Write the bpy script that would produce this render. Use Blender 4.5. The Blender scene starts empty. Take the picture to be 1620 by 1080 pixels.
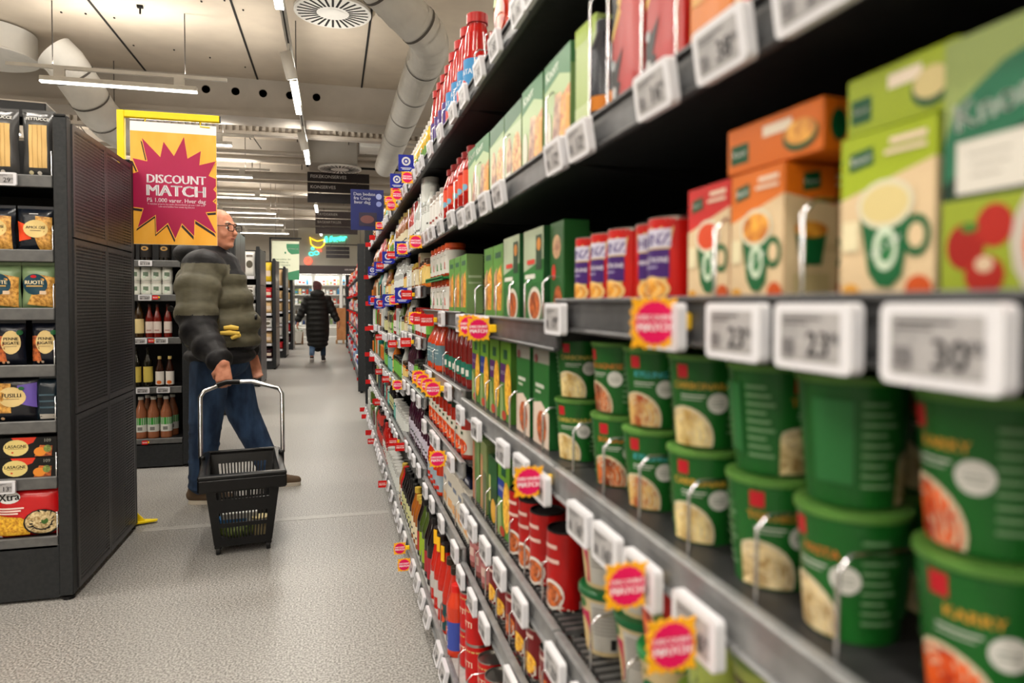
import bpy, bmesh, math, random
from mathutils import Vector, Matrix, Euler
R = random.Random(7)
SC = bpy.context.scene
COL = SC.collection
PI = math.pi

# ------------------------------------------------------------------ camera, world, exposure
cam = bpy.data.cameras.new('camera')
cam.sensor_width = 36.0
cam.lens = 24.0
cam.shift_y = -34 / 1620
cam.clip_start = 0.01
cam.dof.use_dof = True
cam.dof.focus_distance = 4.4
cam.dof.aperture_fstop = 3.0
camo = bpy.data.objects.new('camera', cam)
COL.objects.link(camo)
camo.location = (0, 0, 1.22)
camo.rotation_euler = (math.radians(90 - 1.38), 0, math.radians(-14.63))
SC.camera = camo
wd = bpy.data.worlds.new('world')
SC.world = wd
wd.use_nodes = True
wd.node_tree.nodes['Background'].inputs[0].default_value = (.9, .82, .7, 1)
wd.node_tree.nodes['Background'].inputs[1].default_value = .05
SC.view_settings.view_transform = 'Standard'
SC.view_settings.look = 'None'
SC.view_settings.gamma = 1
SC.view_settings.use_curve_mapping = False
SC.view_settings.exposure = -0.08
SC.cycles.max_bounces = 8
SC.cycles.sample_clamp_indirect = 6
TUBE_W = 46.0      # watts of one linear ceiling lamp
TRACK_W = 44.0     # watts of one lamp of the track over the aisle
SPOT_W = 30.0
UP_FILL_W = 24.0        # watts of the upward fill added to each lamp to brighten the ceiling

# ------------------------------------------------------------------ materials
_mats = {}
DIM = 1.0   # colour factor; lowered to put shade into the right-hand goods' colours


def lin(c):
    c = c / 255
    return c / 12.92 if c <= .04045 else ((c + .055) / 1.055) ** 2.4


def M(col, rough=.45, metal=0.0, emit=0.0, name=None):
    """plain painted / printed / plastic surface with a faint procedural grain"""
    if isinstance(col, str):
        return FOOD(col)
    key = (tuple(col), rough, metal, emit, DIM)
    if key in _mats:
        return _mats[key]
    m = bpy.data.materials.new(name or 'surface_%d_%d_%d' % tuple(col))
    m.use_nodes = True
    nt = m.node_tree
    b = nt.nodes['Principled BSDF']
    c = [lin(x) * DIM for x in col] + [1]
    b.inputs['Base Color'].default_value = c
    b.inputs['Roughness'].default_value = rough
    b.inputs['Metallic'].default_value = metal
    if rough >= .3 and not metal:
        b.inputs['Specular IOR Level'].default_value = .28
    if emit:
        b.inputs['Emission Color'].default_value = c
        b.inputs['Emission Strength'].default_value = emit
    _mats[key] = m
    return m


def N(nt, kind, **kw):
    n = nt.nodes.new(kind)
    for k, v in kw.items():
        if k in n.inputs:
            n.inputs[k].default_value = v
        else:
            setattr(n, k, v)
    return n


FOODS = {'pasta': ((150, 96, 28), (226, 172, 84), 70), 'curry': ((172, 92, 20), (235, 170, 60), 60), 'stew': ((96, 34, 12), (205, 106, 46), 60),
         'noodle': ((176, 140, 74), (235, 214, 152), 60), 'tomato': ((150, 26, 8), (228, 92, 26), 45), 'rice': ((150, 118, 66), (228, 208, 160), 90),
         'corn': ((190, 120, 12), (250, 200, 60), 80), 'herb': ((58, 84, 34), (150, 166, 84), 60), 'risotto': ((110, 46, 40), (214, 176, 132), 30),
         'salad': ((160, 70, 26), (216, 180, 110), 55)}


def FOOD(k):
    if k in _mats:
        return _mats[k]
    a, b2, s = FOODS[k]
    m = bpy.data.materials.new('printed_' + k)
    m.use_nodes = True
    nt = m.node_tree
    b = nt.nodes['Principled BSDF']
    tc = N(nt, 'ShaderNodeTexCoord')
    no = N(nt, 'ShaderNodeTexNoise', Scale=float(s), Detail=3.0, Roughness=.6)
    rp = N(nt, 'ShaderNodeValToRGB')
    rp.color_ramp.elements[0].position = .36
    rp.color_ramp.elements[1].position = .62
    rp.color_ramp.elements[0].color = [lin(x) for x in a] + [1]
    rp.color_ramp.elements[1].color = [lin(x) for x in b2] + [1]
    nt.links.new(tc.outputs['Object'], no.inputs['Vector'])
    nt.links.new(no.outputs[0], rp.inputs[0])
    nt.links.new(rp.outputs[0], b.inputs['Base Color'])
    b.inputs['Roughness'].default_value = .4
    _mats[k] = m
    return m


def noisy(name, c1, c2, scale, rough, bump=0.0, metal=0.0, coord='Object', detail=4.0, lo=.35, hi=.65, stretch=None):
    m = bpy.data.materials.new(name)
    m.use_nodes = True
    nt = m.node_tree
    b = nt.nodes['Principled BSDF']
    tc = N(nt, 'ShaderNodeTexCoord')
    no = N(nt, 'ShaderNodeTexNoise', Scale=float(scale), Detail=detail)
    rp = N(nt, 'ShaderNodeValToRGB')
    rp.color_ramp.elements[0].position = lo
    rp.color_ramp.elements[1].position = hi
    rp.color_ramp.elements[0].color = [lin(x) for x in c1] + [1]
    rp.color_ramp.elements[1].color = [lin(x) for x in c2] + [1]
    src = tc.outputs[coord]
    if stretch:
        mp = N(nt, 'ShaderNodeMapping')
        mp.inputs['Scale'].default_value = stretch
        nt.links.new(src, mp.inputs[0])
        src = mp.outputs[0]
    nt.links.new(src, no.inputs['Vector'])
    nt.links.new(no.outputs[0], rp.inputs[0])
    nt.links.new(rp.outputs[0], b.inputs['Base Color'])
    b.inputs['Roughness'].default_value = rough
    b.inputs['Metallic'].default_value = metal
    b.inputs['Specular IOR Level'].default_value = .3
    if bump:
        bp = N(nt, 'ShaderNodeBump', Strength=bump, Distance=.01)
        nt.links.new(no.outputs[0], bp.inputs['Height'])
        nt.links.new(bp.outputs[0], b.inputs['Normal'])
    return m


def glass_mat():
    m = bpy.data.materials.new('cooler_door_glass')
    m.use_nodes = True
    nt = m.node_tree
    nt.nodes.clear()
    o = N(nt, 'ShaderNodeOutputMaterial')
    mx = N(nt, 'ShaderNodeMixShader', Fac=.06)
    t = N(nt, 'ShaderNodeBsdfTransparent')
    g = N(nt, 'ShaderNodeBsdfGlossy', Roughness=.03)
    nt.links.new(t.outputs[0], mx.inputs[1])
    nt.links.new(g.outputs[0], mx.inputs[2])
    nt.links.new(mx.outputs[0], o.inputs[0])
    return m


DARK = noisy('charcoal_powder_coat', (30, 32, 34), (38, 40, 42), 60, .5, .03)
DARKP = noisy('charcoal_perforated_sheet', (62, 61, 62), (72, 71, 72), 50, .38, .02, .3)
BLACK = M((14, 14, 15), .55, name='black_steel')
RAIL = noisy('grey_price_rail', (120, 121, 122), (140, 141, 142), 30, .35, 0, .3)
RAIL_SHADED = noisy('shaded_price_rail', (62, 63, 65), (76, 77, 79), 30, .4)  # same rail material, with the upper rails' shade put into the colour
CHROME = M((200, 200, 202), .22, 1.0, name='chrome_wire')
WHITE = M((214, 214, 219), .4, name='white_tag_plastic')
SCREEN = noisy('e_ink_screen', (150, 149, 150), (166, 164, 165), 40, .35)
INK = M((40, 40, 46), .5)
MAGENTA = M((226, 20, 92), .45)
GOLD = M((246, 176, 30), .45)
RED = M((200, 22, 22), .35)


# ------------------------------------------------------------------ mesh builder
_txt = {}


def text_geo(s, bold=0.0):
    if (s, bold) in _txt:
        return _txt[(s, bold)]
    cu = bpy.data.curves.new('t', 'FONT')
    cu.body = s
    cu.align_x = 'CENTER'
    cu.align_y = 'CENTER'
    cu.resolution_u = 2
    cu.offset = bold
    ob = bpy.data.objects.new('t', cu)
    me = ob.to_mesh()
    g = ([(v.co.x, v.co.y) for v in me.vertices], [tuple(p.vertices) for p in me.polygons])
    ob.to_mesh_clear()
    bpy.data.objects.remove(ob)
    bpy.data.curves.remove(cu)
    _txt[(s, bold)] = g
    return g


class MB:
    def __init__(s):
        s.v, s.f, s.mi, s.sm, s.mats = [], [], [], [], []

    def add(s, vs, fs, mat, smooth=False):
        if mat not in s.mats:
            s.mats.append(mat)
        k = s.mats.index(mat)
        o = len(s.v)
        s.v += [tuple(p) for p in vs]
        for f in fs:
            s.f.append([i + o for i in f])
            s.mi.append(k)
            s.sm.append(smooth)
        return s

    def box(s, x0, y0, z0, x1, y1, z1, mat, b=0.0):
        if x1 < x0: x0, x1 = x1, x0
        if y1 < y0: y0, y1 = y1, y0
        if z1 < z0: z0, z1 = z1, z0
        if not b:
            vs = [(x, y, z) for z in (z0, z1) for y in (y0, y1) for x in (x0, x1)]
            return s.add(vs, [(0, 2, 3, 1), (4, 5, 7, 6), (0, 1, 5, 4), (2, 6, 7, 3), (0, 4, 6, 2), (1, 3, 7, 5)], mat)
        b = min(b, (x1 - x0) * .45, (y1 - y0) * .45, (z1 - z0) * .45)
        vs, ix = [], {}
        for i, x in enumerate((x0, x1)):
            for j, y in enumerate((y0, y1)):
                for k, z in enumerate((z0, z1)):
                    sx, sy, sz = (b if i == 0 else -b), (b if j == 0 else -b), (b if k == 0 else -b)
                    for a, p in enumerate(((x, y + sy, z + sz), (x + sx, y, z + sz), (x + sx, y + sy, z))):
                        ix[(i, j, k, a)] = len(vs)
                        vs.append(p)
        fs = []
        for i in (0, 1):
            q = [ix[(i, 0, 0, 0)], ix[(i, 1, 0, 0)], ix[(i, 1, 1, 0)], ix[(i, 0, 1, 0)]]
            fs.append(q if i else q[::-1])
            q = [ix[(0, i, 0, 1)], ix[(0, i, 1, 1)], ix[(1, i, 1, 1)], ix[(1, i, 0, 1)]]
            fs.append(q if i else q[::-1])
            q = [ix[(0, 0, i, 2)], ix[(1, 0, i, 2)], ix[(1, 1, i, 2)], ix[(0, 1, i, 2)]]
            fs.append(q if i else q[::-1])
        for i in (0, 1):
            for j in (0, 1):
                fs.append([ix[(i, j, 0, 0)], ix[(i, j, 0, 1)], ix[(i, j, 1, 1)], ix[(i, j, 1, 0)]][::(1 if (i + j) % 2 else -1)])
                fs.append([ix[(i, 0, j, 0)], ix[(i, 0, j, 2)], ix[(i, 1, j, 2)], ix[(i, 1, j, 0)]][::(-1 if (i + j) % 2 else 1)])
                fs.append([ix[(0, i, j, 1)], ix[(0, i, j, 2)], ix[(1, i, j, 2)], ix[(1, i, j, 1)]][::(1 if (i + j) % 2 else -1)])
                for k in (0, 1):
                    t = [ix[(i, j, k, 0)], ix[(i, j, k, 1)], ix[(i, j, k, 2)]]
                    fs.append(t if (i + j + k) % 2 else t[::-1])
        return s.add(vs, fs, mat)

    def lathe(s, prof, n, mat, c=(0, 0, 0), axis='z', mats=None, arc=None):
        """prof: [(r, z)]; sharp corners get doubled rings"""
        for k in range(len(prof) - 1):
            (r0, z0), (r1, z1) = prof[k], prof[k + 1]
            m = mats[k] if mats else mat
            flat = abs(z1 - z0) < 1e-6
            vs, fs = [], []
            for (r, z) in ((r0, z0), (r1, z1)):
                for i in range(n):
                    a = 2 * PI * i / n
                    p = (r * math.sin(a), -r * math.cos(a), z)
                    if axis == 'x': p = (p[2], p[0], p[1])
                    elif axis == 'y': p = (p[0], p[2], -p[1])
                    vs.append((p[0] + c[0], p[1] + c[1], p[2] + c[2]))
            for i in range(n):
                j = (i + 1) % n
                if r0 < 1e-6: fs.append((i, n + j, n + i))
                elif r1 < 1e-6: fs.append((i, j, n + i))
                else: fs.append((i, j, n + j, n + i))
            s.add(vs, fs, m, not flat)
        return s

    def tube(s, pts, r, mat, n=8, closed=False, caps=True):
        pts = [Vector(p) for p in pts]
        L = len(pts)
        rs = r if isinstance(r, (list, tuple)) else [r] * L
        vs, fs = [], []
        up = None
        for i, p in enumerate(pts):
            if closed: d = pts[(i + 1) % L] - pts[i - 1]
            else: d = pts[min(i + 1, L - 1)] - pts[max(i - 1, 0)]
            d.normalize()
            if up is None: up = Vector((0, 0, 1)) if abs(d.z) < .9 else Vector((0, 1, 0))
            a = d.cross(up)
            if a.length < 1e-5: a = d.cross(Vector((1, .3, .2)))
            a.normalize()
            b = a.cross(d)
            up = b
            for k in range(n):
                t = 2 * PI * k / n
                vs.append(p + (a * math.cos(t) + b * math.sin(t)) * rs[i])
        for i in range(L if closed else L - 1):
            j = (i + 1) % L
            for k in range(n):
                q = (k + 1) % n
                fs.append((i * n + k, i * n + q, j * n + q, j * n + k))
        s.add(vs, fs, mat, True)
        if caps and not closed:
            s.add(vs[:n], [tuple(range(n))[::-1]], mat)
            s.add(vs[-n:], [tuple(range(n))], mat)
        return s

    def prism(s, pts, y0, y1, mat):
        """outline in x,z, extruded along y"""
        n = len(pts)
        vs = [(p[0], y0, p[1]) for p in pts] + [(p[0], y1, p[1]) for p in pts]
        fs = [tuple(range(n)), tuple(range(n, 2 * n))[::-1]]
        fs += [(i, i + n, (i + 1) % n + n, (i + 1) % n) for i in range(n)]
        return s.add(vs, fs, mat)

    def ell(s, c, rad, mat, n=12, m=8, rot=None):
        vs, fs = [], []
        rm = Euler(rot).to_matrix() if rot else None
        for i in range(m + 1):
            t = PI * i / m
            for k in range(n):
                a = 2 * PI * k / n
                p = Vector((rad[0] * math.sin(t) * math.cos(a), rad[1] * math.sin(t) * math.sin(a), -rad[2] * math.cos(t)))
                if rm: p = rm @ p
                vs.append((p.x + c[0], p.y + c[1], p.z + c[2]))
        for i in range(m):
            for k in range(n):
                q = (k + 1) % n
                if i == 0: fs.append((k, n + q, n + k))
                elif i == m - 1: fs.append((i * n + k, i * n + q, (i + 1) * n + k))
                else: fs.append((i * n + k, i * n + q, (i + 1) * n + q, (i + 1) * n + k))
        return s.add(vs, fs, mat, True)

    def art(s, fm, items, curved=False):
        """flat print: ('r',u0,v0,u1,v1,col) ('e',u,v,ru,rv,col) ('t',str,u,v,size,col[,rot]) ('p',pts,col)"""
        for L, it in enumerate(items):
            k, L = it[0], (L + 1 if L < 6 else 6 + (L - 5) * .2)
            if k == 'r':
                _, u0, v0, u1, v1, c = it
                n = (8 if abs(u1 - u0) > .012 else 2) if curved else 1
                m = 6 if curved and abs(v1 - v0) > .03 else 1
                vs, fs = [], []
                for i in range(n + 1):
                    u = u0 + (u1 - u0) * i / n
                    vs += [fm(u, v0 + (v1 - v0) * j / m, L) for j in range(m + 1)]
                    if i: fs += [((i - 1) * (m + 1) + j, i * (m + 1) + j, i * (m + 1) + j + 1, (i - 1) * (m + 1) + j + 1) for j in range(m)]
                s.add(vs, fs, M(c), curved)
            elif k == 'e':
                _, u, v, ru, rv, c = it
                n, vs, fs = 18, [fm(u, v, L)], []
                rings = (.5, 1.0) if curved else (1.0,)
                for ri, q in enumerate(rings):
                    for i in range(n):
                        a = 2 * PI * i / n
                        vs.append(fm(u + ru * q * math.cos(a), v + rv * q * math.sin(a), L))
                        j = (i + 1) % n
                        if ri == 0: fs.append((0, 1 + i, 1 + j))
                        else: fs.append((1 + i, 1 + n + i, 1 + n + j, 1 + j))
                s.add(vs, fs, M(c), curved)
            elif k == 't':
                _, t, u, v, z, c = it[:6]
                a = it[6] if len(it) > 6 else 0
                b = it[7] if len(it) > 7 else .0
                vv, ff = text_geo(t)
                ca, sa = math.cos(a), math.sin(a)
                for q in ((-b, b) if b else (0,)):
                    s.add([fm(u + z * ((x + q) * ca - y * sa), v + z * ((x + q) * sa + y * ca), L) for x, y in vv], ff, M(c))
            elif k == 'p':
                pts = it[1]
                if curved:
                    e = []
                    for (a, b), (c, d) in zip(pts, pts[1:] + pts[:1]):
                        q = 4 if len(pts) < 9 else 1
                        e += [(a + (c - a) * t / q, b + (d - b) * t / q) for t in range(q)]
                    cu, cv, n = sum(p[0] for p in e) / len(e), sum(p[1] for p in e) / len(e), len(e)
                    vs, fs = [fm(cu, cv, L)], []
                    for ri, q in enumerate((.25, .5, .75, 1.0)):
                        vs += [fm(cu + (a - cu) * q, cv + (b - cv) * q, L) for a, b in e]
                        o_ = 1 + ri * n
                        fs += [(0, 1 + i, 1 + (i + 1) % n) if ri == 0 else (o_ - n + i, o_ + i, o_ + (i + 1) % n, o_ - n + (i + 1) % n) for i in range(n)]
                    s.add(vs, fs, M(it[2]), True)
                else:
                    s.add([fm(u, v, L) for u, v in pts], [tuple(range(len(pts)))], M(it[2]))
        return s

    def xf(s, mtx):
        s.v = [tuple(mtx @ Vector(p)) for p in s.v]
        return s

    def mesh(s, name):
        me = bpy.data.meshes.new(name)
        me.from_pydata(s.v, [], s.f)
        for m in s.mats: me.materials.append(m)
        me.polygons.foreach_set('material_index', s.mi)
        me.polygons.foreach_set('use_smooth', s.sm)
        me.update()
        return me

    def obj(s, name, parent=None, loc=None, rz=0):
        return link(name, s.mesh(name), parent, loc, rz)


def link(name, data, parent=None, loc=None, rz=0):
    o = bpy.data.objects.new(name, data)
    if parent: o.parent = parent
    if loc: o.location = loc
    if rz: o.rotation_euler = (0, 0, rz)
    COL.objects.link(o)
    return o


def tag(o, label=None, cat=None, group=None, kind=None):
    if label: o['label'] = label
    if cat: o['category'] = cat
    if group: o['group'] = group
    if kind: o['kind'] = kind
    return o


def front(y0, eps=.0002):
    return lambda u, v, L: (u, y0 - eps * L, v)


def side(x0, eps=.0002):
    return lambda u, v, L: (x0 + eps * L, u, v)


def wrap(r0, z0, r1, z1, eps=.0002):
    def fm(u, v, L):
        t = (v - z0) / (z1 - z0)
        r = r0 + (r1 - r0) * t + eps * L
        a = u / ((r0 + r1) / 2)
        return (r * math.sin(a), -r * math.cos(a), v)
    return fm


def rrect(w, h, r, n=4, cx=0, cz=0):
    p = []
    for (sx, sz, a0) in ((1, 1, 0), (-1, 1, 90), (-1, -1, 180), (1, -1, 270)):
        for i in range(n + 1):
            a = math.radians(a0 + 90 * i / n)
            p.append((cx + sx * (w / 2 - r) + r * math.cos(a), cz + sz * (h / 2 - r) + r * math.sin(a)))
    return p


class Proto:
    """a kind of thing: root mesh + part meshes, placed many times with shared mesh data"""

    def __init__(s, name, cat, body, parts=(), desc=''):
        s.name, s.cat, s.desc = name, cat, desc
        s.body = body.mesh(name)
        s.parts = [(p[0], p[1].mesh(p[0])) for p in parts]

    def put(s, loc, rz=0.0, label=None, group=None, tilt=0.0, scale=None, bare=False):
        o = link(s.name, s.body, None, loc)
        o.rotation_euler = (tilt, 0, rz)
        if scale: o.scale = scale
        if not bare:
            for n, me in s.parts:
                link(n, me, o)
        tag(o, label, s.cat, group)
        return o


# ------------------------------------------------------------------ the room
def room():
    fl = bpy.data.materials.new('speckled_vinyl_floor')
    fl.use_nodes = True
    nt = fl.node_tree
    b = nt.nodes['Principled BSDF']
    tc = N(nt, 'ShaderNodeTexCoord')
    n1 = N(nt, 'ShaderNodeTexNoise', Scale=140.0, Detail=3.0)
    r1 = N(nt, 'ShaderNodeValToRGB')
    r1.color_ramp.elements[0].position = .38
    r1.color_ramp.elements[1].position = .66
    r1.color_ramp.elements[0].color = [lin(x) for x in (96, 94, 91)] + [1]
    r1.color_ramp.elements[1].color = [lin(x) for x in (186, 184, 180)] + [1]
    n2 = N(nt, 'ShaderNodeTexNoise', Scale=.6, Detail=3.0)
    r2 = N(nt, 'ShaderNodeValToRGB')
    r2.color_ramp.elements[0].color = (.86, .86, .86, 1)
    r2.color_ramp.elements[1].color = (1.05, 1.04, 1.02, 1)
    mx = N(nt, 'ShaderNodeMix', data_type='RGBA', blend_type='MULTIPLY')
    mx.inputs[0].default_value = 1
    for a_, b_ in ((tc.outputs['Object'], n1.inputs[0]), (tc.outputs['Object'], n2.inputs[0]), (n1.outputs[0], r1.inputs[0]), (n2.outputs[0], r2.inputs[0]),
                   (r1.outputs[0], mx.inputs[6]), (r2.outputs[0], mx.inputs[7]), (mx.outputs[2], b.inputs['Base Color'])):
        nt.links.new(a_, b_)
    b.inputs['Roughness'].default_value = .38
    x0, x1, y0, y1, zc = -9.0, 6.0, -5.0, 27.0, 4.35
    o = MB().box(x0, y0, -.1, x1, y1, 0, fl).obj('floor')
    tag(o, kind='structure')
    st = noisy('floor_weld_strip', (150, 148, 144), (170, 168, 164), 80, .35)
    for y in (4.03,):
        MB().box(-1.0, y - .03, 0, .3, y + .03, .0012, st).obj('floor_strip', o)
    cm = noisy('painted_ceiling_slab', (186, 174, 158), (194, 182, 165), 3, .9, .05)
    o = MB().box(x0, y0, zc, x1, y1, zc + .1, cm).obj('ceiling')
    tag(o, kind='structure')
    sm = M((38, 36, 34), .9)
    k = -2.43 - 1.42 * 4
    while k < x1:
        MB().box(k - .012, y0, zc - .006, k + .012, 10.2, zc, sm).obj('panel_joint', o)
        k += 1.42
    dot = MB()
    for i in range(26):
        x, y = R.uniform(-3.5, .3), R.uniform(6.3, 9.9)
        dot.box(x - .008, y - .012, zc - .01, x + .008, y + .012, zc, sm)
    dot.obj('fixing_screws', o)['kind'] = 'stuff'
    wm = noisy('painted_wall', (196, 190, 180), (206, 200, 190), 2, .9)
    for nm, bx in (('wall_back', (x0, y1, 0, x1, y1 + .1, zc)), ('wall_left', (x0 - .1, y0, 0, x0, y1, zc)), ('wall_right', (x1, y0, 0, x1 + .1, y1, zc)),
                   ('wall_front', (x0, y0 - .1, 0, x1, y0, zc))):
        tag(MB().box(*bx, wm).obj(nm), kind='structure')
    bm_ = noisy('painted_beam', (166, 159, 149), (174, 166, 156), 3, .9)
    o = MB().box(x0, 10.2, 3.87, x1, 10.55, zc, bm_).box(x0, 10.1, 3.80, x1, 10.62, 3.87, bm_).obj('beam_1')
    tag(o, kind='structure')
    for x in (-1.68, -1.3, -.94, -.58, -.22, 2.0, 2.4):
        MB().lathe([(0, 0), (.055, 0), (.055, .004), (0, .004)], 16, M((16, 15, 14), .9), (x, 10.2, 4.16), 'y').obj('round_hole', o)
    # ribbed steel fascia behind the beam, then a run of joists
    o = MB()
    for i in range(150):
        x = x0 + .1 * i
        o.prism([(x, 3.98), (x + .05, 3.98), (x + .05, zc), (x, zc)], 11.75, 11.8, bm_)
    o.box(x0, 11.8, 3.98, x1, 11.84, zc, bm_).box(x0, 11.7, 3.93, x1, 11.86, 3.98, bm_)
    tag(o.obj('beam_2'), kind='structure')
    for i, y in enumerate((13.9, 16.3, 18.7, 21.1, 23.5)):
        o = MB().box(x0, y, 4.06, x1, y + .1, zc, bm_).box(x0, y - .06, 4.0, x1, y + .16, 4.06, bm_)
        tag(o.obj('beam_%d' % (i + 3)), kind='structure')
    rod = M((60, 56, 52), .7)
    for y in (12.3, 13.0, 14.8):
        for j in range(9):
            x = -4.2 + .9 * j + R.uniform(-.1, .1)
            r_ = MB().tube([(x, y, zc), (x + R.choice((0, 0, .25)), y, 3.98)], .009, rod, 5)
            tag(r_.obj('hanger_rod'), 'thin dark ceiling hanger rod, %s row behind the beam, %s along' % ({12.3: 'first', 13.0: 'second'}.get(y, 'third'), ('first', 'second', 'third', 'fourth', 'fifth', 'sixth', 'seventh', 'eighth', 'ninth')[j]), 'rod', 'hanger rods under the ceiling')
    pm = noisy('painted_pipe', (172, 165, 154), (182, 174, 163), 4, .7)
    for i, (y, z, r_) in enumerate(((12.9, 3.9, .035), (13.3, 3.86, .06), (15.2, 3.9, .08), (15.7, 3.86, .04), (17.4, 3.9, .06), (19.7, 3.92, .05))):
        t = MB().tube([(x0 + .1, y, z), (x1 - .1, y, z)], r_, pm, 10)
        tag(t.obj('ceiling_pipe'), 'pale painted pipe crossing under the ceiling, %s behind the beam' % ('first', 'second', 'third', 'fourth', 'fifth', 'sixth')[i], 'pipe', 'pipes under the ceiling')
    # ducts
    dm = noisy('painted_spiral_duct', (214, 212, 207), (222, 220, 214), 6, .6)
    seam = M((92, 88, 84), .7)

    def duct(name, pts, r, label, joints, ribs):
        o = MB().tube(pts, r, dm, 28).obj(name)
        tag(o, label, 'duct')
        P = [Vector(p) for p in pts]
        ln = [0]
        for i in range(1, len(P)): ln.append(ln[-1] + (P[i] - P[i - 1]).length)

        def ring(s_, rr, w, m, nm):
            for i in range(1, len(P)):
                if ln[i] >= s_:
                    d = (P[i] - P[i - 1]).normalized()
                    c = P[i - 1] + d * (s_ - ln[i - 1])
                    MB().tube([c - d * w, c + d * w], rr, m, 28, caps=False).obj(nm, o)
                    return
        for s_ in joints: ring(s_, r + .006, .012, seam, 'joint_ring')
        s_ = .12
        while s_ < min(ribs, ln[-1] - .1):
            ring(s_, r + .004, .006, dm, 'spiral_seam')
            s_ += .13
    el = [(-.06, 5.2, 4.34), (-.04, 5.22, 4.12), (.06, 5.31, 3.92), (.18, 5.40, 3.82), (.34, 5.51, 3.74), (.56, 5.69, 3.62), (.70, 5.80, 3.555), (.78, 5.9, 3.52), (.83, 6.04, 3.503), (.845, 6.25, 3.5)]
    duct('air_duct', el + [(.845, 7.6, 3.5), (.845, 9, 3.5), (.845, 11.6, 3.5)], .172, 'big pale spiral duct bending above the tinned food shelves', (.9, 1.35, 2.1, 3.0, 3.9, 4.9), 6)
    duct('air_duct', [(-3.08, 8.95, 4.1), (-2.98, 8.97, 4.0), (-2.85, 9.2, 3.75), (-2.79, 9.45, 3.58), (-2.75, 9.8, 3.5), (-2.72, 10.4, 3.5)], .22, 'pale round duct running over the pasta gondola', (.3, .62, .95), 0)
    ad = [o for o in COL.objects if o.name.startswith('air_duct.')][0]
    for y in (9.9, 10.3): MB().tube([(-2.73, y, 3.7), (-2.73, y, 4.35)], .006, M((70, 66, 62), .6), 5).obj('hanger_wire', ad)
    o = MB().lathe([(0, 0), (.5, 0), (.5, .02), (.48, .03), (.48, .30), (0, .30)], 32, dm).obj('air_drum', None, (-3.82, 9.15, 4.03))
    tag(o, 'short fat pale ventilation drum at the ceiling above the pasta gondola', 'ventilation drum')
    MB().box(-.15, -.15, .29, .15, .15, .32, dm).obj('mounting_plate', o)

    def swirl(loc, r, label):
        o = MB().lathe([(0, -.03), (r, -.03), (r, 0), (0, 0)], 40, dm).obj('swirl_diffuser', None, loc)
        tag(o, label, 'air vent')
        for i in range(28):
            a = 2 * PI * i / 28
            b = MB().box(.42 * r, -.012, 0, .92 * r, .012, .002, M((34, 32, 30), .9))
            q = b.obj('slot', o, (0, 0, -.0325), a)
            q.rotation_euler = (0, .0, a)
        MB().lathe([(0, 0), (.3 * r, 0)], 24, dm, (0, 0, -.033)).obj('hub_plate', o)
        return o
    swirl((.01, 7.6, zc - .01), .40, 'large round swirl air diffuser set in the ceiling above the aisle')
    o = MB().box(-.42, -.4, 0, .42, .4, .72, noisy('grey_plenum', (140, 134, 126), (148, 142, 134), 3, .8), .01).obj('air_plenum', None, (.0, 12.75, 3.66))
    tag(o, 'square grey air plenum box hanging over the aisle beyond the beam', 'ventilation box')
    swirl((.12, 12.72, 3.655), .38, 'round swirl air diffuser under the hanging plenum box')
    o = MB().box(.45, 12.0, 3.9, 1.1, 12.6, 4.3, dm, .01).obj('duct_box')
    tag(o, 'pale square duct box beside the plenum under the ceiling', 'ventilation box')
    # brackets: small things on the ceiling
    for (x, y, w) in ((-1.95, 8.0, .03), (-1.82, 7.4, .05)):
        o = MB().box(-w, -w * .6, -.03, w, w * .6, 0, BLACK, .004).tube([(0, 0, -.03), (0, 0, -.09)], .01, BLACK, 6).obj('sprinkler_head', None, (x, y, zc))
        tag(o, 'small dark sprinkler head on the ceiling, %s one' % ('smaller' if w < .04 else 'wider'), 'sprinkler')


# ------------------------------------------------------------------ lamps
LAMPM = M((255, 250, 240), .4, 0, 9.0, name='lit_lamp_diffuser')


def area(parent, size, size_y, power, loc, rot=(0, 0, 0), spread=180):
    l = bpy.data.lights.new('lamp_light', 'AREA')
    l.shape = 'RECTANGLE'
    l.size, l.size_y = size, size_y
    l.energy = power
    l.color = (1.0, .94, .85)
    l.spread = math.radians(spread)
    o = bpy.data.objects.new('lamp_light', l)
    o.location, o.rotation_euler = loc, rot
    o.parent = parent
    COL.objects.link(o)


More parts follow.
